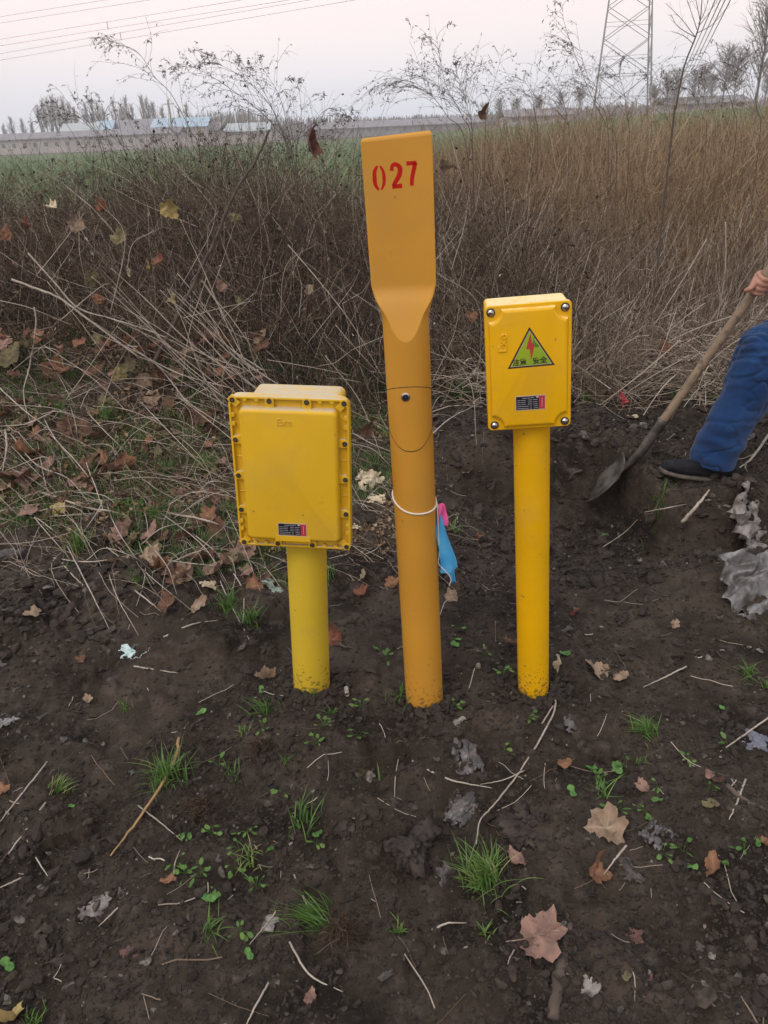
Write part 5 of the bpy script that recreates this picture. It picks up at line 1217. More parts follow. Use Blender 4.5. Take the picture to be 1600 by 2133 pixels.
HERO = [
 (1262, 1735, 96, 'tan', 'large pale tan lobed leaf right of the small step in the soil', None, (18, 0), .18), (1080, 1802, 54, 'pink', 'pinkish tan leaf beside the bright grass tuft', None, (20, 10), .3),
 (1243, 1830, 66, 'orange', 'curled orange brown leaf below the large pale tan leaf', None, (40, 20), .8), (1482, 1822, 56, 'orange', 'cupped orange brown leaf at lower right with green stems round it', None, (50, 0), .6),
 (1115, 1990, 128, 'pink', 'biggest pink brown leaf near the bottom edge, torn along one side', None, (14, -5), .22), (1175, 1612, 46, 'orange', 'small pale orange leaf above the fresh green one', None, (20, 0), .4),
 (1338, 1655, 42, 'pink', 'small pinkish leaf with a curled edge at lower right', None, None, .7), (1478, 1642, 48, 'pink', 'crumpled pink tan leaf near the right edge', None, None, .9),
 (1592, 1765, 44, 'orange', 'orange leaf cut by the right edge', None, None, .5), (1250, 1408, 64, 'tan', 'ragged tan leaf in the pair right of the golden pole', None, (20, 0), .5),
 (1293, 1421, 48, 'tan', 'smaller tan leaf in the pair right of the golden pole', None, (15, 8), .3), (1162, 1402, 46, 'cream', 'folded beige leaf standing by the golden pole foot', None, (75, 10), .4),
 (355, 1858, 36, 'orange', 'small salmon leaf in the lower left', None, (10, 0), .2), (14, 1672, 36, 'orange', 'small orange leaf at the left edge on bare soil', None, (10, 0), .3),
 (22, 2122, 74, 'yellow', 'curled yellow leaf in the bottom left corner', None, (35, 0), .8), (555, 1420, 52, 'tan', 'crumpled tan leaf just left of the lemon pole foot', None, (40, 0), 1.1),
 (1195, 1283, 32, 'red', 'small red brown leaf right of the golden pole', None, None, .5), (998, 1124, 26, 'red', 'small red leaf in the dug soil between the two right posts', None, None, .6),
 (942, 1249, 40, 'tan', 'dull tan leaf below the blue plastic strip', None, None, .4), (750, 1242, 38, 'red', 'dark red brown leaf between the lemon and amber posts', None, None, .6),
 (756, 1212, 34, 'cream', 'pale pointed leaf above the dark red one', None, (60, 0), .4), (817, 1227, 38, 'orange', 'orange brown leaf touching the left side of the amber post', None, None, .6),
 (1070, 1352, 56, 'tan', 'curled tan leaf half hidden behind the golden pole', None, (50, 0), .8), (695, 1345, 50, 'red', 'red orange leaf half hidden behind the lemon pole', None, (30, 0), .5),
 (970, 995, 30, 'brown', 'small brown leaf on the dug soil right of the amber post', None, None, .5), (168, 1390, 30, 'brown', 'small brown leaf lying alone on dark soil at left', None, None, .5),
 (78, 1297, 44, 'tan', 'thin tan leaf on the soil heap at left', None, (12, 0), .5), (1405, 1300, 24, 'tan', 'small tan leaf on the bare soil at right', None, None, .3),
 (184, 1462, 22, 'tan', 'tiny tan leaf above the heap of pebbles', None, None, .3), (648, 2090, 34, 'pink', 'small pink brown leaf at the bottom near the bent stick', None, None, .3),
 (225, 988, 58, 'orange', 'upright orange leaf, the left one of a pair on the bank', None, (70, 0), .6), (262, 985, 58, 'orange', 'upright striped orange leaf, the right one of a pair on the bank', None, (72, 0), .4),
 (270, 1040, 72, 'brown', 'dark brown folded leaf below the pair of orange leaves', None, (35, 0), .5), (118, 1085, 58, 'yellow', 'yellow beige leaf lying above the thick pale stick', None, (20, 0), .4),
 (246, 1192, 56, 'tan', 'tan leaf above the pebbles with its stalk to the left', None, (25, 0), .4), (345, 1190, 62, 'orange', 'crumpled bright orange brown leaf on the bank', None, (30, 0), .8),
 (472, 1196, 62, 'olive', 'olive and brown leaf under the corner of the large box', None, (20, 0), .3), (514, 1160, 40, 'tan', 'oval tan leaf right under the large box', None, (10, 0), .4),
 (530, 1238, 50, 'orange', 'orange leaf left of the lemon pole', None, (60, 0), .4), (412, 1283, 46, 'tan', 'pale brown leaf at the lower end of the litter', None, (30, 0), .5),
 (385, 1222, 50, 'tan', 'ragged tan leaf in the middle of the litter', None, (20, 0), .4), (440, 1240, 46, 'cream', 'pale beige leaf under thin twigs', None, (20, 0), .4), (352, 1282, 56, 'brown', 'dark folded leaf in front of the tan litter', None, (30, 0), .7),
 (165, 912, 84, 'brown', 'large brown leaf under pale twigs at left', None, (25, 0), .4), (70, 955, 70, 'orange', 'orange brown leaf near the left edge under crossing twigs', None, (30, 0), .4),
 (45, 1010, 92, 'brown', 'large dark brown leaf at the left edge', None, (25, 0), .3), (8, 1020, 70, 'olive', 'olive leaf cut by the left edge', None, (40, 0), .3), (463, 1030, 58, 'olive', 'long dull olive leaf beside the large box', None, (50, 0), .9),
 (240, 870, 70, 'olive', 'olive brown leaf standing on edge in the litter', None, (70, 0), .4), (20, 748, 100, 'olive', 'big olive green leaf at the left edge of the bank', 3.9, (30, 10), .3), (120, 775, 84, 'orange', 'big reddish brown leaf on top of the leaf pile', 3.9, (40, 0), .5),
 (250, 783, 54, 'yellow', 'pale yellow leaf caught under a twig', 3.9, (60, 0), .5), (155, 765, 34, 'cream', 'small whitish leaf on the leaf pile', 3.88, (40, 0), .3),
 (160, 472, 52, 'tan', 'pale tan leaf caught high in the brush at left', 3.95, (70, 0), .4), (248, 500, 66, 'olive', 'yellow green leaf caught in the brush', 3.95, (65, 0), .3), (352, 440, 58, 'yellow', 'ragged beige leaf caught in the brush top', 3.95, (80, 0), .8),
 (187, 588, 56, 'olive', 'green grey leaf in the shade of the brush', 3.9, (75, 0), .3), (270, 566, 32, 'cream', 'small cream leaf in the brush', 3.92, (60, 0), .5), (310, 560, 34, 'yellow', 'small pale yellow leaf next to the cream one', 3.92, (70, 0), .8),
 (366, 625, 38, 'yellow', 'curled mustard yellow leaf by the thick dark stem', 3.85, (50, 0), 1.0), (460, 597, 38, 'pink', 'salmon brown leaf in the brush above the large box', 3.9, (60, 0), .3), (502, 627, 30, 'olive', 'small olive leaf hanging right of the salmon one', 3.9, (80, 0), .3),
 (640, 606, 36, 'cream', 'small cream coloured leaf in the brush left of the amber post', 3.9, (70, 0), .6), (330, 545, 42, 'red', 'red brown leaf deep in the brush', 3.97, (60, 0), .5), (205, 625, 34, 'orange', 'orange brown leaf low in the brush', 3.9, (60, 0), .5),
 (110, 432, 34, 'cream', 'pale leaf lying on the brush top at far left', 3.95, (20, 0), .8), (15, 490, 40, 'orange', 'orange leaf at the left edge of the brush', 3.95, (60, 0), .4), (30, 552, 26, 'pink', 'tiny pink leaf at the left edge of the brush', 3.92, (60, 0), .3),
 (58, 470, 40, 'red', 'rusty leaf in the brush at far left', 3.96, (60, 0), .5), (490, 455, 34, 'olive', 'dull olive leaf right of the thick dark stem', 3.95, (60, 0), .5), (218, 435, 46, 'red', 'dark rusty leaf near the brush top', 3.98, (60, 0), .8),
 (922, 348, 56, 'tan', 'withered tan leaf hanging beside the marker post head', 3.6, (70, 0), .9), (1003, 244, 34, 'brown', 'folded brown leaf stuck in the dark weed bush', 4.6, (80, 0), .9),
 (1270, 622, 34, 'tan', 'small tan leaf caught in pale stalks right of the warning box', 4.1, (60, 0), .8), (1380, 728, 44, 'orange', 'curled brown and cream leaf under the stalks by the shovel', 4.05, (60, 0), .9),
 (762, 900, 50, 'brown', 'brown leaf between the large box and the amber post', 3.3, (60, 0), .8), (980, 660, 34, 'orange', 'orange brown leaf in the brush right of the amber post', 4.05, (70, 0), .4),
 (900, 560, 34, 'brown', 'brown leaf in the brush touching the marker post edge', 4.0, (70, 0), .5), (1200, 805, 34, 'orange', 'orange leaf at the foot of the dry stalks', 4.0, (60, 0), .5),
 (1315, 870, 34, 'cream', 'cream leaf on the soil ledge left of the shovel shaft', None, (10, 0), .4),
]
for q in HERO: put_leaf(q[0], q[1], q[2], q[3], q[4], Y=q[5], tilt=q[6], curl=q[7])
o = put_leaf(641, 286, 66, 'rust', 'crumpled rust brown withered leaf impaled on the weeds against the horizon', Y=5.0, tilt=(86, 0), curl=1.3, seed=9, name='withered_leaf', fold=1.0); o.rotation_euler = (R(86), R(186), .5); o.scale = (.72, 1.15, 1)
OV = [(440, 1870, 64, 'green', 'broad fresh green leaf in the lower left', (25, 0)), (1285, 1606, 42, 'green', 'shiny oval green leaf at lower right', (10, 0)), (1232, 1612, 40, 'green', 'pale green leaf on a long stalk', (30, 0)),
      (422, 1499, 24, 'green', 'tiny light green oval leaf on the bare soil left of the posts', (10, 0)), (1368, 1680, 28, 'green', 'small yellow green leaf near the pink tan leaves', (30, 0)), (1508, 1468, 24, 'green', 'tiny green leaf near the right edge of the bare soil', (30, 0)),
      (1190, 1665, 28, 'green', 'small green leaf with a trailing stalk', (20, 0)), (1440, 1812, 26, 'green', 'green leaf left of the cupped orange brown leaf', (15, 0)), (1508, 1812, 30, 'green', 'green leaf right of the cupped orange brown leaf', (60, 0)),
      (660, 1738, 30, 'green', 'green leaf at the top of the soil shelf', (20, 0)), (562, 1775, 34, 'green', 'upright light green leaf on the shelf at left', (60, 0)), (1475, 1700, 46, 'olive', 'narrow yellowish leaf near the right edge', (15, 0)),
      (1300, 2068, 30, 'olive', 'small withered leaf at the bottom right', (15, 0)), (1578, 1762, 22, 'green', 'small green leaf at the right edge', (15, 0)), (785, 1362, 20, 'green', 'tiny green leaf left of the amber post', (40, 0)),
      (955, 1342, 24, 'green', 'small green leaf between the amber and golden posts', (30, 0)), (948, 1356, 34, 'green', 'grey green leaf between the amber and golden posts', (20, 0)), (1176, 1368, 30, 'green', 'dark green leaf right of the golden pole foot', (20, 0)),
      (545, 1440, 20, 'green', 'tiny green leaf by the crumpled tan leaf', (20, 0)), (18, 2015, 34, 'green', 'grey green leaf at the left edge near the bottom', (30, 0)), (1130, 1178, 20, 'green', 'tiny green leaf hidden by the golden pole', (30, 0)), (1255, 1122, 28, 'green', 'green lobed scrap in the pit', (20, 0)),
      (158, 1708, 16, 'green', 'tiny bright green scrap on the bare soil', (10, 0)), (845, 1480, 22, 'green', 'round green leaf at the foot of the amber post', (50, 0)), (520, 1995, 26, 'green', 'pair of pale seedling leaves near the bottom', (20, 0))]
for px, py, s, c, lb, tl in OV: put_leaf(px, py, s, c, lb, tilt=tl, curl=.25, kd='oval')
rs = np.random.default_rng(64); cs = ['brown', 'brown', 'orange', 'tan', 'pink', 'olive', 'brown', 'pink']
n = 0
protos = [leaf_mesh('litter_leaf', LM[c], .12, 900 + i, .3 + .5 * (i % 3) / 2) for i, c in enumerate(cs * 2)]
used = set()
for i in range(230):
    px, py = rs.uniform(-20, 560), 690 + 600 * rs.random() ** 1.1; lim = 1170 + 130 * sm(200, 420, px)
    if py > lim - 40 or (px > 470 and 830 < py < 1120): continue
    p = on_ground(px, py)
    if p[1] > 4.15: p = at_y(px, py, 4.0 + .1 * rs.random()); p[2] = min(p[2], float(HF(p[0], p[1])) + .25)
    j = int(rs.integers(0, 16)); o = protos[j] if j not in used else protos[j].copy()
    if j in used: COL.objects.link(o)
    used.add(j); s = rs.uniform(.45, 1.05); o.scale = (s, s, s); o.location = (p[0], p[1], p[2] + .012 + .02 * rs.random()); o.rotation_euler = (rs.normal() * .4 + .25, rs.normal() * .4, rs.random() * 6.28)
    tag(o, 'dead leaf among the leaf litter on the left bank', 'leaf', 'leaf litter on the left bank')
for j in range(16):
    if j not in used: bpy.data.objects.remove(protos[j])
# ---- green tufts and weeds
def tuft(label, px, py, hpx, nbl, seed, spread=.9, w=.0022, dirn=None, Y=None, tint=None, group=None):
    rs_ = np.random.default_rng(seed); p = on_ground(px, py)
    if p[1] > 4.2: p = at_y(px, py, 4.1); p[2] = float(HF(p[0], p[1]))
    depth = (p - CAM) @ (_R @ np.array([0, 0, -1.])); L = hpx / F_PX * depth
    k = Mesh(); r_ = np.abs(rs_.normal(size=nbl)) * L * .24; a = rs_.random(nbl) * 6.283
    x = r_ * np.cos(a); y = r_ * np.sin(a); z = HF(p[0] + x, p[1] + y) - p[2]
    blades(k, x, y, z, L * (.45 + .65 * rs_.random(nbl)), rs_, w=w, spread=spread, dirn=dirn, k=7, droop=.55, t=None if tint is None else np.clip(rs_.normal(tint, .18, nbl), 0, 1))
    o = k.build('grass_tuft', M_grass, smooth=True); o.location = p; tag(o, label, 'grass', group); return o
TF = [('big arching grass tuft crossed by the straw yellow stem', 345, 1628, 105, 66, 1.0, None, .5), ('brightest big grass tuft in the lower centre right', 1010, 1850, 110, 110, .9, (-.1, 0), .65), ('big grass tuft with roots lying over to the left', 665, 1925, 95, 80, .7, (-.7, .1), .55),
      ('spreading grass tuft on the soil right of the golden pole', 1350, 1530, 62, 50, 1.0, (-.3, .2), .6), ('dark tuft beside the crumpled tan leaf', 555, 1478, 58, 30, .8, (-.3, 0), .3), ('small weed sprout at the lemon pole foot', 655, 1462, 34, 9, .6, None, .6),
      ('thin grass tuft at the left of the amber post foot', 832, 1462, 70, 16, .7, None, .45), ('yellowish tuft at the end of the weathered stick', 125, 1650, 46, 34, .7, (.4, .2), .8), ('tiny tuft above the heap of pebbles', 262, 1482, 34, 14, .9, None, .6),
      ('narrow dark tuft above the shelf', 485, 1618, 50, 14, .7, None, .35), ('thin sprawling tuft on the shelf edge', 635, 1720, 80, 22, .8, (.1, .2), .5), ('sprawling pale tuft below the shelf edge', 520, 1800, 60, 22, 1.1, None, .7),
      ('lone grass blades right of centre on the shelf', 748, 1640, 44, 4, .5, None, .55), ('trailing grass below the green leaf', 440, 1945, 70, 14, 1.2, (.3, 0), .55), ('tuft in the bottom left corner', 62, 2128, 50, 16, .7, None, .5), ('small tuft at lower left of the biggest clod', 830, 1940, 50, 14, .9, None, .6),
      ('small pale tuft by the white stick in the lower middle', 1010, 1955, 40, 12, .9, None, .7), ('grass tuft on the bank beside the bow shaped twig', 165, 1145, 64, 60, .9, None, .6), ('grass tuft on the bank left of the large box', 432, 975, 62, 60, .9, None, .55),
      ('tuft behind the orange leaf pair', 345, 990, 46, 40, .8, None, .5), ('tuft on the bank at the thick stick end', 320, 1082, 46, 36, .8, None, .5), ('tuft below the olive brown leaf', 478, 1270, 56, 50, .9, None, .5), ('tuft left of the lemon pole near the litter', 520, 1300, 50, 40, .9, None, .45),
      ('tuft beside the lower left corner of the large box', 480, 1075, 50, 40, .8, None, .5), ('tuft between tan leaves', 290, 1215, 46, 36, .8, None, .5), ('tuft at far left under the leaf pile', 130, 870, 48, 36, .8, None, .45), ('tuft in front of the leaf pile', 225, 880, 60, 40, .8, None, .5),
      ('dark broad bladed tuft right of the amber post hatch', 960, 840, 80, 60, 1.0, None, .28), ('light green tuft at the foot of the dry stalks right of the warning box', 1222, 795, 58, 50, .6, None, .6), ('green tuft right of the shovel shaft under the stalks', 1420, 780, 50, 40, .9, None, .3),
      ('green tuft beside the shovel shaft half way up', 1535, 540, 40, 30, .9, None, .4), ('grass growing from the pit edge below the shoe', 1372, 1050, 48, 30, .7, None, .45), ('thin weed with drooping blades below the pink strip', 945, 1105, 40, 18, 1.1, None, .75),
      ('thin grass at the right edge of the bare soil', 1560, 1405, 44, 24, 1.2, None, .55), ('tuft at the far right edge', 1598, 1425, 34, 16, .9, None, .55), ('low green blades right of the lemon pole foot', 690, 1500, 36, 7, 1.2, None, .5), ('small sprout on the soil left of centre', 505, 1520, 34, 10, 1.1, None, .7),
      ('small sprout near the red grey stone', 1330, 1590, 30, 6, 1.0, None, .6), ('trailing green stems by the small leaves at lower right', 1250, 1660, 60, 10, 1.3, None, .6), ('green seedlings beside the pale stick in the middle', 595, 1600, 34, 8, 1.1, None, .45)]
for i, (lb, px, py, hp, nb, sp, dr, ti) in enumerate(TF): tuft(lb, px, py, hp, int(nb * 1.9), 1300 + i, sp * .85, dirn=dr, tint=ti, w=.0016)
def rootball(label, px, py, s, seed):
    rs_ = np.random.default_rng(seed); p = on_ground(px, py); n = 240; a = rs_.random(n) * 6.283; u = np.linspace(0, 1, 6)
    d = np.stack([np.cos(a) * .6, np.sin(a) * .6 - .3, -.35 + .4 * rs_.random(n)], 1); L = s * (.5 + .8 * rs_.random(n))
    P = rs_.normal(size=(n, 1, 3)) * s * .25 * [1, 1, .5] + [0, 0, s * .5] + d[:, None] * (L[:, None] * u)[..., None]; w = rs_.normal(size=P.shape) * .006; w[:, 0] = 0; P = P + np.cumsum(w, 1)
    P[..., 2] = np.maximum(P[..., 2], HF(p[0] + P[..., 0], p[1] + P[..., 1]) - p[2] + .002)
    o = strands(P, (.0007 * (1 - .5 * u))[None], np.clip(rs_.normal(.2, .12, n), 0, 1), 3).build('root_clump', M_brush); o.location = p; tag(o, label, 'roots')
rootball('black tangle of roots right of the crossed grass tuft', 415, 1690, .05, 1); rootball('dark root clump on the right of the fallen grass tuft', 720, 1955, .055, 2); rootball('fine brown roots on the shelf above centre', 545, 1560, .035, 3)
# ---- stones and clods
M_stone = mat('earthy_stone', (.060, .048, .042), .85, c2=(.10, .085, .075), nscale=30, c3=(.03, .025, .022), n3=60, n3r=(.5, .62), bump=.8, bscale=110)
M_redst = mat('reddish_stone', (.13, .055, .045), .8, c2=(.08, .045, .038), nscale=30, bump=.6, bscale=110)
M_greyst = mat('grey_stone', (.085, .078, .072), .8, c2=(.05, .044, .040), nscale=35, bump=.5, bscale=120)
M_clod = mat('clod_soil', (.030, .024, .021), .95, c2=(.058, .045, .039), nscale=18, c3=(.016, .013, .012), n3=60, n3r=(.55, .65), bump=1., bscale=130, spec=.2)
st_v = lump_variants(ICO3, 12, 7, amp=.9)
for v_ in st_v: v_ /= np.abs(v_).max()
def stone(label, px, py, wpx, m, asp=.7, name='stone', sink=.35, v=None, group=None, rough=.07):
    p = on_ground(px, py); depth = (p - CAM) @ (_R @ np.array([0, 0, -1.])); s = wpx / F_PX * depth / 2
    rs_ = np.random.default_rng(abs(int(px + 13 * py))); V = st_v[int(rs_.integers(0, 12)) if v is None else v].copy() * [1, .85, asp]
    V = np.stack([V[:, 0], V[:, 1], V[:, 2]], 1); nn_ = np.array([mnoise.fractal(Vector(q * 2.5) + Vector((px, py, 0)), 1, 2, 4) for q in V]); nn2 = np.array([mnoise.fractal(Vector(q * 7) + Vector((py, px, 0)), .8, 2, 4) for q in V]); V *= (1 + nn_ * rough * 4.5 + nn2 * rough * 1.6)[:, None]
    k = Mesh(); k.add(V * s, ICO3[1]); o = k.build(name, m, smooth=wpx > 60); o.rotation_euler = (rs_.normal() * .15, rs_.normal() * .15, rs_.random() * 6.28)
    o.location = (p[0], p[1], p[2] + s * asp * (.5 - sink)); tag(o, label, 'stone' if name == 'stone' else 'clod', group); return o
for a in [('biggest dark clod in front of the amber post', 855, 1785, 200, M_clod, .7, 'soil_clod', .12), ('broad smooth clod right of the biggest one', 1090, 1735, 190, M_clod, .28, 'soil_clod', .3), ('large clod behind the left end of the shelf', 720, 1730, 120, M_clod, .5, 'soil_clod', .4),
          ('striped oval stone below the large pale tan leaf', 1315, 1822, 92, M_stone, .45, 'stone', .3), ('dull red stone in the lower right', 1326, 1957, 52, M_redst, .6, 'stone', .35), ('dark flat stone right of the dull red stone', 1462, 1975, 38, M_stone, .5, 'stone', .4),
          ('brown stone in the lower left beside the straw stem end', 258, 1880, 40, M_stone, .8, 'stone', .2), ('reddish stone near the bottom left', 268, 1988, 50, M_redst, .5, 'stone', .4), ('round stone at the bottom centre', 800, 2048, 54, M_greyst, .8, 'stone', .3),
          ('large stone at the left edge above the soil heap', 25, 1165, 78, M_greyst, .6, 'stone', .3), ('bluish stone cut by the left edge', -4, 1398, 40, M_greyst, .7, 'stone', .3), ('small round pebble on top of the pebble heap', 117, 1474, 24, M_greyst, .8, 'stone', .2),
          ('grey pebble beside the crossed sticks on the bank', 345, 1088, 28, M_greyst, .8, 'stone', .2), ('pale pebble below that grey pebble', 362, 1118, 24, M_greyst, .8, 'stone', .2), ('dark stone in the heap right of the grey pebbles', 508, 1362, 46, M_stone, .5, 'stone', .3),
          ('dark stone in front of the brown folded leaf', 283, 1060, 50, M_stone, .6, 'stone', .3), ('round dark pebble right of the stone pile', 1182, 1315, 40, M_stone, .7, 'stone', .3), ('round clod between the amber and golden posts', 960, 1320, 44, M_clod, .7, 'soil_clod', .3),
          ('clod in the dug soil behind the pink strip', 1000, 1095, 44, M_clod, .6, 'soil_clod', .3), ('wedge of dark soil beside the large box pole', 565, 1185, 90, M_clod, .5, 'soil_clod', .3), ('clod at the right end of the soil ledge', 1300, 1290, 60, M_clod, .5, 'soil_clod', .4),
          ('pale grey pebble at the bottom right', 1510, 2080, 24, M_greyst, .8, 'stone', .3), ('grey pebble at the bottom edge right of the buried stick', 1290, 2118, 34, M_greyst, .8, 'stone', .3), ('small red brown pebble in the lower right', 1355, 2050, 24, M_redst, .8, 'stone', .3),
          ('dark round clod at the bottom edge', 1020, 2120, 46, M_clod, .8, 'soil_clod', .3), ('grey clod beside the big grass roots', 812, 1878, 60, M_clod, .6, 'soil_clod', .3), ('reddish wedge shaped stone at the right edge by the grey root', 1580, 1165, 36, M_redst, .7, 'stone', .2),
          ('stone near the bottom right corner', 1590, 2045, 44, M_stone, .7, 'stone', .3)]: stone(*a)
rs = np.random.default_rng(66)
for i in range(150):
    if i < 45: px, py = rs.normal(105, 60), rs.normal(1500, 45)
    elif i < 75: px, py = rs.uniform(0, 330), rs.uniform(1190, 1400)
    else: px, py = rs.uniform(0, 1600), rs.uniform(1330, 2120)
    if px < 0 or any(abs(px - c) < 70 and py < 1500 for c in (650, 885, 1110)): continue
    stone('small earth coloured pebble scattered on the dug soil', px, py, rs.uniform(9, 26) * (1 if i < 75 else .9), (M_stone, M_clod, M_greyst, M_clod)[i % 4], .7, name='pebble', sink=.25, group='pebbles scattered on the soil')
# ---- litter: films, paper, rags
def crumple(label, px, py, spx, m, name, cat, seed, asp=.7, h=.5, tilt=(15, 0), Y=None, ridge=4.):
    h *= .62; ridge *= .6
    rs_ = np.random.default_rng(seed); p = on_ground(px, py) if Y is None else at_y(px, py, Y); depth = (p - CAM) @ (_R @ np.array([0, 0, -1.])); s = spx / F_PX * depth
    n = 40; u, v = np.meshgrid(np.linspace(-.5, .5, n), np.linspace(-.5, .5, n)); a = rs_.random() * 3
    q = u * math.cos(a) + v * math.sin(a); edge = 1 + .35 * fbm(u * 3 + seed, v * 3, seed, 3)
    sq = np.maximum(np.abs(u), np.abs(v)) * 2; X = u * edge * (1 - .28 * sq ** 3 * (np.abs(u * v) * 4)); Yv = v * asp * edge
    Z = h * (.22 * np.abs(np.sin(q * ridge * 3.14 + 2 * fbm(u * 2, v * 2, seed + 3, 2))) + .35 * (fbm(u * 3.5, v * 3.5, seed + 5, 4, .6)) + .10 * np.abs(fbm(u * 11, v * 11, seed + 8, 3)))
    V = np.stack([X + .06 * fbm(u * 6, v * 6, seed + 11, 3), Yv + .06 * fbm(u * 6 + 5, v * 6, seed + 12, 3), Z], -1).reshape(-1, 3) * s
    i = (np.arange(n - 1)[:, None] * n + np.arange(n - 1)[None]).ravel(); keep = (fbm(u * 5 + seed * 3, v * 5, seed + 20, 3) + .9 * (1 - sq) > (.12 if spx < 150 else -.35)).ravel()[i]
    k = Mesh(); k.add(V, np.stack([i, i + 1, i + n + 1, i + n], 1)[keep]); o = k.build(name, m, smooth=True)
    o.location = (p[0], p[1], p[2] + .006); o.rotation_euler = (R(tilt[0]), R(tilt[1]), rs_.normal() * .6); tag(o, label, cat); return o
M_film = mat('dirty_grey_film', (.24, .235, .235), .35, c2=(.11, .10, .095), nscale=25, namt=(.4, .6), trans=.2)
M_dkfilm = mat('muddy_film', (.10, .085, .085), .35, c2=(.035, .03, .028), nscale=30, namt=(.4, .6))
M_teal = mat('pale_teal_plastic', (.36, .55, .56), .4, c2=(.5, .55, .52), nscale=30)
M_palegreen = mat('pale_green_plastic', (.38, .46, .40), .4, c2=(.28, .34, .30), nscale=30, trans=.3)
M_cream = mat('cream_paper', (.58, .49, .34), .8, c2=(.42, .34, .24), nscale=25)
M_rag = mat('grey_dead_root', (.24, .215, .20), .85, c2=(.10, .085, .08), nscale=30, namt=(.4, .6))
M_bluef = mat('bluish_film', (.13, .135, .17), .3, c2=(.06, .06, .08), nscale=25)
M_redrag = mat('pink_red_plastic', (.62, .07, .10), .5, trans=.2)
crumple('crumpled cream coloured paper ball behind the left box', 768, 1004, 62, M_cream, 'paper_scrap', 'paper', 1, .85, .9, (30, 0)); crumple('torn whitish paper below the cream paper ball', 785, 1045, 42, M_cream, 'paper_scrap', 'paper', 2, .6, .6, (40, 0))
crumple('small pale scrap behind the golden pole', 1146, 905, 34, M_cream, 'paper_scrap', 'paper', 3, .7, .7, (30, 0)); crumple('small teal and white plastic scrap on dark soil at left', 276, 1364, 56, M_teal, 'plastic_scrap', 'litter', 4, .6, .7)
crumple('pale green plastic strip left of the lemon pole', 568, 1226, 60, M_palegreen, 'plastic_scrap', 'litter', 5, .5, .8, (50, 20)); crumple('wrinkled grey dead root mass at the right edge above the film', 1550, 1125, 185, M_rag, 'dead_root', 'root', 6, 1.1, 1.0, (60, 0), ridge=6)
crumple('large crumpled grey plastic film cut by the right edge', 1602, 1245, 200, M_film, 'plastic_film', 'litter', 7, .85, 1.0, (35, 0), ridge=8); crumple('bluish plastic film at the right edge of the bare soil', 1575, 1560, 70, M_bluef, 'plastic_film', 'litter', 8, .9, .3)
crumple('muddy film strip curling under the pale stick in the middle', 972, 1598, 66, M_dkfilm, 'plastic_film', 'litter', 9, 1.3, .6, ridge=5); crumple('muddy film above the brightest grass tuft', 968, 1690, 74, M_dkfilm, 'plastic_film', 'litter', 10, 1.1, .6, ridge=5)
crumple('muddy grey film right of the large pale tan leaf', 1365, 1740, 88, M_dkfilm, 'plastic_film', 'litter', 11, .55, .7, ridge=5); crumple('grey dead leaf in the lower left', 205, 1905, 80, M_rag, 'dead_leaf', 'leaf', 12, .6, .3)
crumple('grey leaf under the brown twig near the fallen tuft', 560, 1925, 62, M_rag, 'dead_leaf', 'leaf', 13, .9, .4, (25, 0)); crumple('grey shrivelled leaf standing on edge at the bottom right', 1225, 2092, 44, M_rag, 'dead_leaf', 'leaf', 14, 1.2, .4, (50, 0))
crumple('shrivelled dark leaf above the pair of small leaves', 1192, 1520, 40, M_dkfilm, 'dead_leaf', 'leaf', 15, 1.2, .6); crumple('grey film scrap at the left edge above the pebbles', 20, 1518, 44, M_film, 'plastic_film', 'litter', 16, .5, .4)
crumple('bright pink red plastic scrap caught at the foot of the stalks', 1297, 832, 36, M_redrag, 'plastic_scrap', 'litter', 17, .45, .5, (80, 70), Y=3.98); crumple('small white paper scrap under the large box corner', 742, 1112, 24, M_cream, 'paper_scrap', 'paper', 18, .6, .6)
crumple('pale withered flower scrap in front of the golden pole', 958, 1520, 34, M_rag, 'dead_leaf', 'leaf', 19, .5, .4); crumple('dark silvery leaf on the edge of the shelf', 925, 1820, 44, M_dkfilm, 'dead_leaf', 'leaf', 20, 1.2, .3, (50, 0))
rs = np.random.default_rng(67)
def seedling(px, py, seed):
    rs_ = np.random.default_rng(seed); p = on_ground(px, py); k = Mesh(); nl = int(rs_.integers(3, 8)); h = .006 + .02 * rs_.random()
    for q in range(nl):
        a = rs_.random() * 6.28; r = .008 + .016 * rs_.random(); c = np.array([math.cos(a) * r, math.sin(a) * r, h * (.5 + rs_.random())]); tube([(0, 0, -.002), c * [.5, .5, .9], c], .0006, 4, n=6, mb=k, t=.4)
        s = .003 + .005 * rs_.random(); d = np.array([math.cos(a), math.sin(a), .25 * rs_.normal()]); e2 = np.array([-d[1], d[0], .3 * rs_.normal()]); th_ = np.arange(10) * .6283
        V = np.concatenate([[c + d * s], c + d * s + (d * np.cos(th_)[:, None] * s * 1.3 + e2 * np.sin(th_)[:, None] * s * .75) + [0, 0, 0]]); V[1:, 2] += rs_.normal(size=10) * s * .12
        i = np.arange(10); k.add(V, np.stack([i * 0, 1 + i, 1 + (i + 1) % 10], 1), .35 + .35 * rs_.random())
    o = k.build('seedling', M_grass, smooth=True); o.location = p; tag(o, 'tiny green seedling sprouting from the dug soil', 'seedling', 'seedlings on the soil')
for i in range(44):
    c_ = [(1330, 1640, 150, 60), (600, 1690, 90, 90), (960, 1370, 60, 60), (430, 1900, 140, 90), (900, 1500, 200, 60), (1450, 1790, 110, 60)][i % 6]; px, py = rs.normal(c_[0], c_[2]), rs.normal(c_[1], c_[3])
    if any(abs(px - c) < 60 and py < 1490 for c in (650, 885, 1110)) or not (0 < px < 1600 and 1250 < py < 2120): continue
    seedling(px, py, 2000 + i)
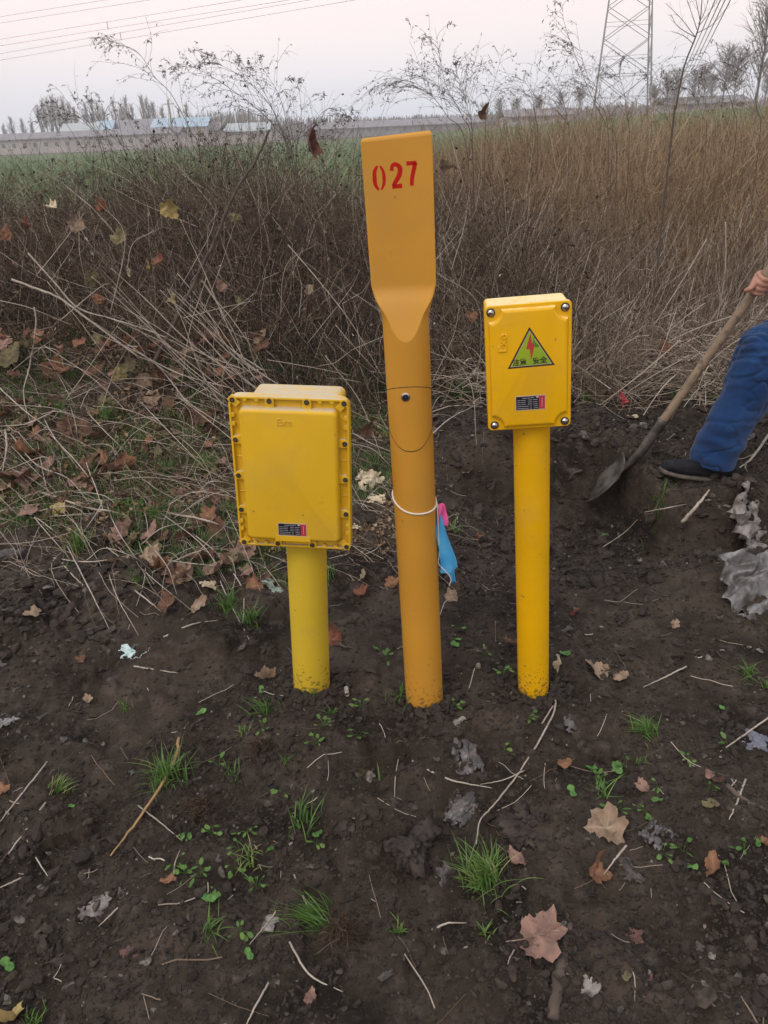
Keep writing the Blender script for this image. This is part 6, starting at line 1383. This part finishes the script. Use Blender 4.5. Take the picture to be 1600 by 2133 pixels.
# hollow stalk stub right of the lemon pole foot
o = tube([on_ground(722, 1440, .012), on_ground(724, 1458, .012)], .0065, 12, cap=False).build('stalk_stub', M_pale, smooth=True); tag(o, 'short hollow stalk stub right of the lemon pole foot', 'stub')
# ------------------------------------------------------------------ the digging person and the shovel
M_skin = mat('skin', (.36, .19, .135), .5, c2=(.30, .13, .09), nscale=12, bump=.2, bscale=150)
M_denim = mat('blue_denim', (.007, .027, .092), .8, spec=.1, c2=(.016, .054, .155), nscale=9, namt=(.35, .7), c3=(.014, .038, .10), n3=25, n3r=(.56, .7), bump=.35, bscale=500, sheen=.15)
M_jacket = mat('dark_jacket', (.030, .034, .045), .85, bump=.3, bscale=200)
M_shoe = mat('black_shoe_fabric', (.006, .006, .008), .7, spec=.12, c2=(.018, .018, .021), nscale=40, bump=.4, bscale=300)
M_sole = mat('muddy_sole', (.055, .045, .038), .8, c2=(.10, .085, .07), nscale=40)
M_hair = mat('black_hair', (.012, .010, .009), .6)
M_shaft = mat('worn_wood', (.25, .18, .115), .65, c2=(.17, .125, .085), nscale=14, namt=(.35, .65), c3=(.10, .075, .055), n3=35, n3r=(.56, .7), bump=.25, bscale=90)
M_blade = mat('muddy_steel', (.17, .155, .14), .55, metal=.5, c2=(.055, .045, .038), nscale=14, namt=(.35, .6))
YL = 3.12
def limb(mb, pts, rad, n=24, sides=18, flat=1.0):
    P = spline(pts, n); r = np.interp(np.linspace(0, 1, n), np.linspace(0, 1, len(rad)), rad)
    tube(P, r, sides, mb=mb)
    for q, rr in ((P[0], r[0]), (P[-1], r[-1])): mb.add(ICO3[0] * rr * .98 + q, ICO3[1])
def blob(mb, c, rx, ry, rz): mb.add(ICO3[0] * [rx, ry, rz] + np.array(c), ICO3[1])
def fuse(mb, name, voxel, m, parent, smooth=4, disp=None):
    o = mb.build(name, None); md = o.modifiers.new('r', 'REMESH'); md.mode = 'VOXEL'; md.voxel_size = voxel; sm_ = o.modifiers.new('s', 'SMOOTH'); sm_.iterations = smooth; sm_.factor = .6
    bpy.context.view_layer.update(); me = bpy.data.meshes.new_from_object(o.evaluated_get(bpy.context.evaluated_depsgraph_get())); bpy.data.objects.remove(o)
    if disp:
        n = len(me.vertices); co = np.empty(n * 3); me.vertices.foreach_get('co', co); co = co.reshape(-1, 3); no = np.empty(n * 3); me.vertices.foreach_get('normal', no); no = no.reshape(-1, 3)
        co = co + no * disp(co)[:, None]; me.vertices.foreach_set('co', co.ravel())
    me.name = name; me.materials.append(m); me.polygons.foreach_set('use_smooth', np.ones(len(me.polygons), bool)); me.update(); return link(name, me, parent)
ank = at_y(1487, 950, YL); knee = at_y(1592, 742, YL - .02); hip = knee + np.array([.37, .08, .20])
pel = hip + np.array([.05, .10, .05]); hip2 = hip + np.array([.05, .22, .0]); knee2 = hip2 + np.array([.02, .02, -.38]); ank2 = np.array([knee2[0] + .22, knee2[1] + .02, float(H0(knee2[0] + .22, knee2[1])) + .11])
S0 = at_y(1340, 935, 3.2); S1 = at_y(1600, 566, 3.05); sd_ = (S1 - S0) / np.linalg.norm(S1 - S0); S2 = S1 + sd_ * .42
hand = S0 + sd_ * (np.linalg.norm(S1 - S0) - .052) ; chest = pel + np.array([-.16, -.02, .40]); neck = chest + np.array([-.10, 0, .17]); head = neck + np.array([-.08, -.01, .14])
shl = chest + np.array([-.05, -.19, .10]); shr = chest + np.array([-.05, .19, .10]); hand2 = S1 + sd_ * .32
wrist = hand + np.array([.075, .02, -.005]); elb = np.array([(shl[0] + wrist[0]) / 2 + .12, shl[1] - .06, (shl[2] + wrist[2]) / 2 - .10])
wrist2 = hand2 + np.array([.06, .05, .0]); elb2 = np.array([(shr[0] + wrist2[0]) / 2 + .10, (shr[1] + wrist2[1]) / 2 + .05, shr[2] - .16])
g = np.array([pel[0], pel[1], float(H0(pel[0], pel[1]))])
per = empty('person', tuple(g)); tag(per, 'person at the right edge in blue trousers and black shoes, gripping the shovel', 'person')
k = Mesh(); O = lambda p: np.array(p) - g
limb(k, [O(pel + [0, 0, -.05]), O((pel + chest) / 2), O(chest), O(chest + [-.03, 0, .08])], [.13, .12, .14, .12]); limb(k, [O(shl), O(chest + [-.04, 0, .10]), O(shr)], [.06, .09, .06]); limb(k, [O(chest + [-.05, 0, .1]), O(neck), O(head)], [.07, .052, .055])
for a, b, c in ((hip, knee, ank), (hip2, knee2, ank2)): limb(k, [O(a), O((a + b) / 2), O(b)], [.085, .075, .055]); limb(k, [O(b), O(b * .6 + c * .4), O(c)], [.055, .056, .036])
for a, b, c in ((shl, elb, wrist), (shr, elb2, wrist2)): limb(k, [O(a), O(b)], [.050, .040]); limb(k, [O(b), O(b * .6 + c * .4), O(c)], [.040, .040, .027])
# feet inside the shoes
for a, dx in ((ank, -.17), (ank2, -.17)): limb(k, [O(a + [.03, 0, -.045]), O(a + [dx * .7, 0, -.045])], [.026, .020])
# head: skull, jaw, nose, ears, brow
fd = np.array([-.80, -.05, -.60]); fd /= np.linalg.norm(fd); up_ = np.array([-.6, 0, .8]); rt_ = np.cross(fd, up_)
hc = O(head); ad_ = lambda f, u_, r_, s: blob(k, hc + fd * f + up_ * u_ + rt_ * r_, *s)
ad_(0, .03, 0, (.088, .074, .095)); ad_(.028, -.035, 0, (.062, .056, .062)); ad_(.052, -.068, 0, (.026, .030, .022)); ad_(.100, -.005, 0, (.014, .012, .020)); ad_(.098, -.02, 0, (.012, .016, .010))
for s in (-1, 1): ad_(0, 0, s * .076, (.016, .009, .028)); ad_(.075, .028, s * .03, (.016, .022, .008))
# lower hand closed on the shaft: palm behind, fingers wrapping, thumb across the front
def grip(hc_, wr, sgn):
    ax_ = sd_; back = O(wr) - O(hc_); back -= ax_ * (back @ ax_); back /= np.linalg.norm(back); side = np.cross(ax_, back) * sgn
    for i, (off, rr, Lc) in enumerate(((.030, .0098, 1.0), (.010, .0102, 1.06), (-.010, .0098, 1.0), (-.029, .0085, .86))):
        pts = []
        for a in np.linspace(-.15, 3.6 * Lc, 9): R_g = .0260; pts.append(O(hc_) + ax_ * (off + .004 * math.sin(a * 2)) + (back * math.cos(a) + side * math.sin(a)) * R_g * (1.12 if .6 < a < 1.1 or 1.9 < a < 2.4 else 1.0))
        limb(k, pts, [.0108, rr, rr * .95, rr * .85], n=20, sides=12)
    limb(k, [O(hc_) + back * .030 + ax_ * .030, O(hc_) + back * .030 - ax_ * .028], [.014, .013], n=8, sides=12); limb(k, [O(hc_) + back * .036 + side * .004, O(wr)], [.026, .025], n=8)
    tp = [O(hc_) + back * .040 + ax_ * .030 - side * .004, O(hc_) + back * .012 + ax_ * .044 - side * .026, O(hc_) - back * .014 + ax_ * .040 - side * .028, O(hc_) - back * .036 + ax_ * .030 - side * .016]
    if sgn < 0 and wr is wrist: tp = [O(hc_) + back * .036 + ax_ * .030 - side * .006, O(hc_) - side * .030 + ax_ * .030, O(at_y(1566, 598, hand[1] - .035)), O(at_y(1555, 605, hand[1] - .030))]
    limb(k, tp, [.015, .0125, .0115, .0100], n=18, sides=12)
grip(hand, wrist, -1); grip(hand2, wrist2, -1)
body = fuse(k, 'body', .0042, M_skin, per, 3)
for s in (-1, 1):
    q = Mesh(); blob(q, hc + fd * .082 + up_ * .012 + rt_ * s * .030, .009, .008, .006); e_ = q.build('eye', mat('eye', (.5, .48, .45), .3), per)
q = Mesh(); lim = ICO3[0]; blob(q, hc + up_ * .045 - fd * .015, .094, .084, .086); hr = q.build('hair', M_hair, per, smooth=True)
hr.modifiers.new('n', 'SUBSURF').levels = 0
# trousers
def dn(co):
    q = co + g; kn = np.exp(-(np.linalg.norm(q - knee, axis=1) / .16) ** 2); hm_ = np.exp(-(np.linalg.norm(q - ank, axis=1) / .14) ** 2)
    a = q[:, 0] * 9 + q[:, 2] * 21; b = q[:, 0] * 26 - q[:, 2] * 10; w = fbm(q[:, 0] * 7 + 3, q[:, 2] * 7 + q[:, 1] * 5, 5, 3)
    rg_ = np.abs(fbm(q[:, 0] * 5 - q[:, 2] * 9 + 2, q[:, 2] * 5 + q[:, 0] * 8 + q[:, 1] * 6, 15, 3)); amp_ = .004 + .010 * kn + .007 * hm_
    return .004 + .008 * w - amp_ * (1 - np.clip(rg_ * 7, 0, 1)) + 1.6 * kn * (.008 * np.sin(b * 2.2 + 3 * w) * np.abs(np.sin(a * .7 + w))) + hm_ * .009 * np.sin(a * 2.6 + 4 * w) + .003 * np.sin(a * 1.7 + 5 * w)
def trouser(mb, a, b, c, hem):
    limb(mb, [O(a), O((a + b) / 2), O(b + [-.01, 0, .02])], [.120, .108, .098]); limb(mb, [O(b + [-.01, 0, .02]), O(b * .62 + c * .38 + [.01, 0, 0]), O(b * .25 + c * .75), O(c + [.0, 0, -.005])], [.098, .094, .090, hem], n=30)
k = Mesh(); trouser(k, hip, knee, ank, .094); trouser(k, hip2, knee2, ank2, .090); blob(k, O(pel), .15, .19, .13); limb(k, [O(pel), O(pel + [-.04, 0, .14])], [.15, .145])
jeans = fuse(k, 'trousers', .005, M_denim, per, 5, dn)
bm = bmesh.new(); bm.from_mesh(jeans.data)      # cut the hems open and turn them in
for c, d in ((ank, ank - knee), (ank2, ank2 - knee2)):
    d = d / np.linalg.norm(d); d = d * .6 + np.array([.25, 0, -1.]) * .4; d /= np.linalg.norm(d)
    geo = [v for v in bm.verts if np.linalg.norm(np.array(v.co) - O(c)) < .22]
    geo = set(geo); fs = [f for f in bm.faces if all(v in geo for v in f.verts)]; es = [e2 for e2 in bm.edges if all(v in geo for v in e2.verts)]
    bmesh.ops.bisect_plane(bm, geom=list(geo) + es + fs, plane_co=O(c) + d * .030, plane_no=d, clear_outer=True)
bm.to_mesh(jeans.data); bm.free(); md = jeans.modifiers.new('t', 'SOLIDIFY'); md.thickness = .004; md.offset = -1
# jacket
k = Mesh(); limb(k, [O(pel + [-.03, 0, .06]), O((pel + chest) / 2), O(chest), O(chest + [-.04, 0, .10])], [.165, .16, .175, .12]); limb(k, [O(shl), O(chest + [-.04, 0, .09]), O(shr)], [.082, .12, .082])
for a, b, c in ((shl, elb, wrist), (shr, elb2, wrist2)): limb(k, [O(a), O(b)], [.078, .062]); limb(k, [O(b), O(b * .22 + c * .78)], [.062, .046])
fuse(k, 'jacket', .009, M_jacket, per, 5, lambda co: .006 * fbm(co[:, 0] * 9, co[:, 2] * 9 + co[:, 1] * 6, 8, 3))
# shoes
def shoe(heel, toe, nm='shoe'):
    heel, toe = np.array(heel, float), np.array(toe, float); L = np.linalg.norm(toe - heel); f = (toe - heel) / L; s = np.cross(f, [0, 0, 1.]); s /= np.linalg.norm(s); u = np.cross(s, f)
    st_ = [(0, .030, .052), (.06, .036, .072), (.2, .038, .086), (.36, .038, .088), (.5, .041, .070), (.66, .047, .056), (.8, .048, .048), (.92, .040, .040), (.985, .024, .030), (1.0, .006, .016)]
    k = Mesh(); q = Mesh(); V = []; n = 28; na = len(st_); W_ = []
    ts = np.linspace(0, 1, 36); hw_ = np.interp(ts, [a[0] for a in st_], [a[1] for a in st_]); hh_ = np.interp(ts, [a[0] for a in st_], [a[2] for a in st_])
    for t_, w_, h_ in zip(ts, hw_, hh_):
        lift = .030 * max(0, t_ - .72) ** 1.3
        for i in range(n):
            a = 2 * math.pi * i / n; c_, s_ = math.cos(a), math.sin(a); e_ = .72
            V.append(heel + f * L * t_ + s * w_ * math.copysign(abs(c_) ** e_, c_) + u * (.014 + lift + h_ * .5 + h_ * .5 * math.copysign(abs(s_) ** e_, s_)))
        for i in range(n):
            a = 2 * math.pi * i / n; c_, s_ = math.cos(a), math.sin(a)
            W_.append(heel + f * (L * 1.012 * t_ - .002) + s * (w_ + .0035) * math.copysign(abs(c_) ** .6, c_) + u * (.008 + lift + .010 * math.copysign(abs(s_) ** .5, s_)))
    V = np.array(V) - g; W_ = np.array(W_) - g; i = np.arange(n); j = (i + 1) % n; m_ = len(ts)
    F_ = [np.stack([a * n + i, a * n + j, (a + 1) * n + j, (a + 1) * n + i], 1) for a in range(m_ - 1)]
    for mb_, vv in ((k, V), (q, W_)): mb_.add(vv, F_); mb_.f.append(i[None, ::-1].copy()); mb_.f.append(((m_ - 1) * n + i)[None].copy())
    o = fix_normals(k.build(nm, M_shoe, per, smooth=True)); fix_normals(q.build('sole', M_sole, o, smooth=True)); return o
hl, to = at_y(1530, 1006, YL), at_y(1374, 984, YL - .03); shoe(hl, to); gz2 = ank2[2] - .11; shoe([ank2[0] + .06, ank2[1], gz2 + .004], [ank2[0] - .22, ank2[1] - .03, gz2 + .004])
# shovel
tip = at_y(1220, 1036, 3.30); sh = empty('shovel', tuple(tip)); tag(sh, 'shovel with a worn wooden shaft and a muddy steel blade cutting the pit edge', 'shovel')
O2 = lambda p: np.array(p) - tip
neck_ = S0 - sd_ * .015
o = tube([O2(S0 + sd_ * .02), O2((S0 + S2) / 2), O2(S2)], [.0185, .0175, .0165], 20, n=24).build('shaft', M_shaft, sh, smooth=True)
bax = (tip - neck_); bl = np.linalg.norm(bax); bax /= bl; wdir_ = np.array([.20, 1., .10]); wdir_ -= bax * (wdir_ @ bax); wdir_ /= np.linalg.norm(wdir_); nrm_ = np.cross(bax, wdir_)
if nrm_[2] < 0: nrm_ = -nrm_
b0 = .085; nu, nv = 26, 22; V = []
for i in range(nu):
    t_ = i / (nu - 1); w_ = .088 * (min(1, .80 + t_ * 1.2) if t_ < .2 else 1) * (1 - .55 * max(0, (t_ - .6) / .4) ** 2.2) * (.25 if t_ > .995 else 1)
    for j in range(nv):
        s_ = j / (nv - 1) * 2 - 1; a_ = b0 + (bl - b0) * t_ - (.030 * abs(s_) ** 1.6 * (1 - t_) * 0) 
        V.append(O2(neck_) + bax * a_ + wdir_ * w_ * s_ + nrm_ * (.013 * s_ * s_ * (1 - .3 * t_) - .006 * math.sin(t_ * 3.1) + (.012 * (1 - t_ * 6) if t_ < .16 else 0)))
i = (np.arange(nu - 1)[:, None] * nv + np.arange(nv - 1)[None]).ravel(); k = Mesh(); k.add(np.array(V), np.stack([i, i + 1, i + nv + 1, i + nv], 1)); bo = k.build('blade', M_blade, sh, smooth=True); md = bo.modifiers.new('t', 'SOLIDIFY'); md.thickness = .0025
tube([O2(S0 + sd_ * .16), O2(S0 + sd_ * .03), O2(neck_), O2(neck_ + bax * .05 - nrm_ * .004), O2(neck_ + bax * .13 - nrm_ * .012)], [.0205, .0212, .020, .016, .007], 16, n=24).build('socket', M_blade, sh, smooth=True)

# ------------------------------------------------------------------ haze
k = Mesh(); boxm(k, (-300, -60, -8), (300, 330, 47)); hz = k.build('haze', None)
hm = bpy.data.materials.new('haze_air'); hm.use_nodes = True; t = hm.node_tree; t.nodes.clear()
v = N(t, 'ShaderNodeVolumePrincipled'); v.inputs['Color'].default_value = (.965, .945, .975, 1); v.inputs['Density'].default_value = .0014; v.inputs['Anisotropy'].default_value = .2
t.links.new(v.outputs[0], N(t, 'ShaderNodeOutputMaterial').inputs['Volume']); hz.data.materials.append(hm)
kind(hz, 'stuff', 'pale evening haze')
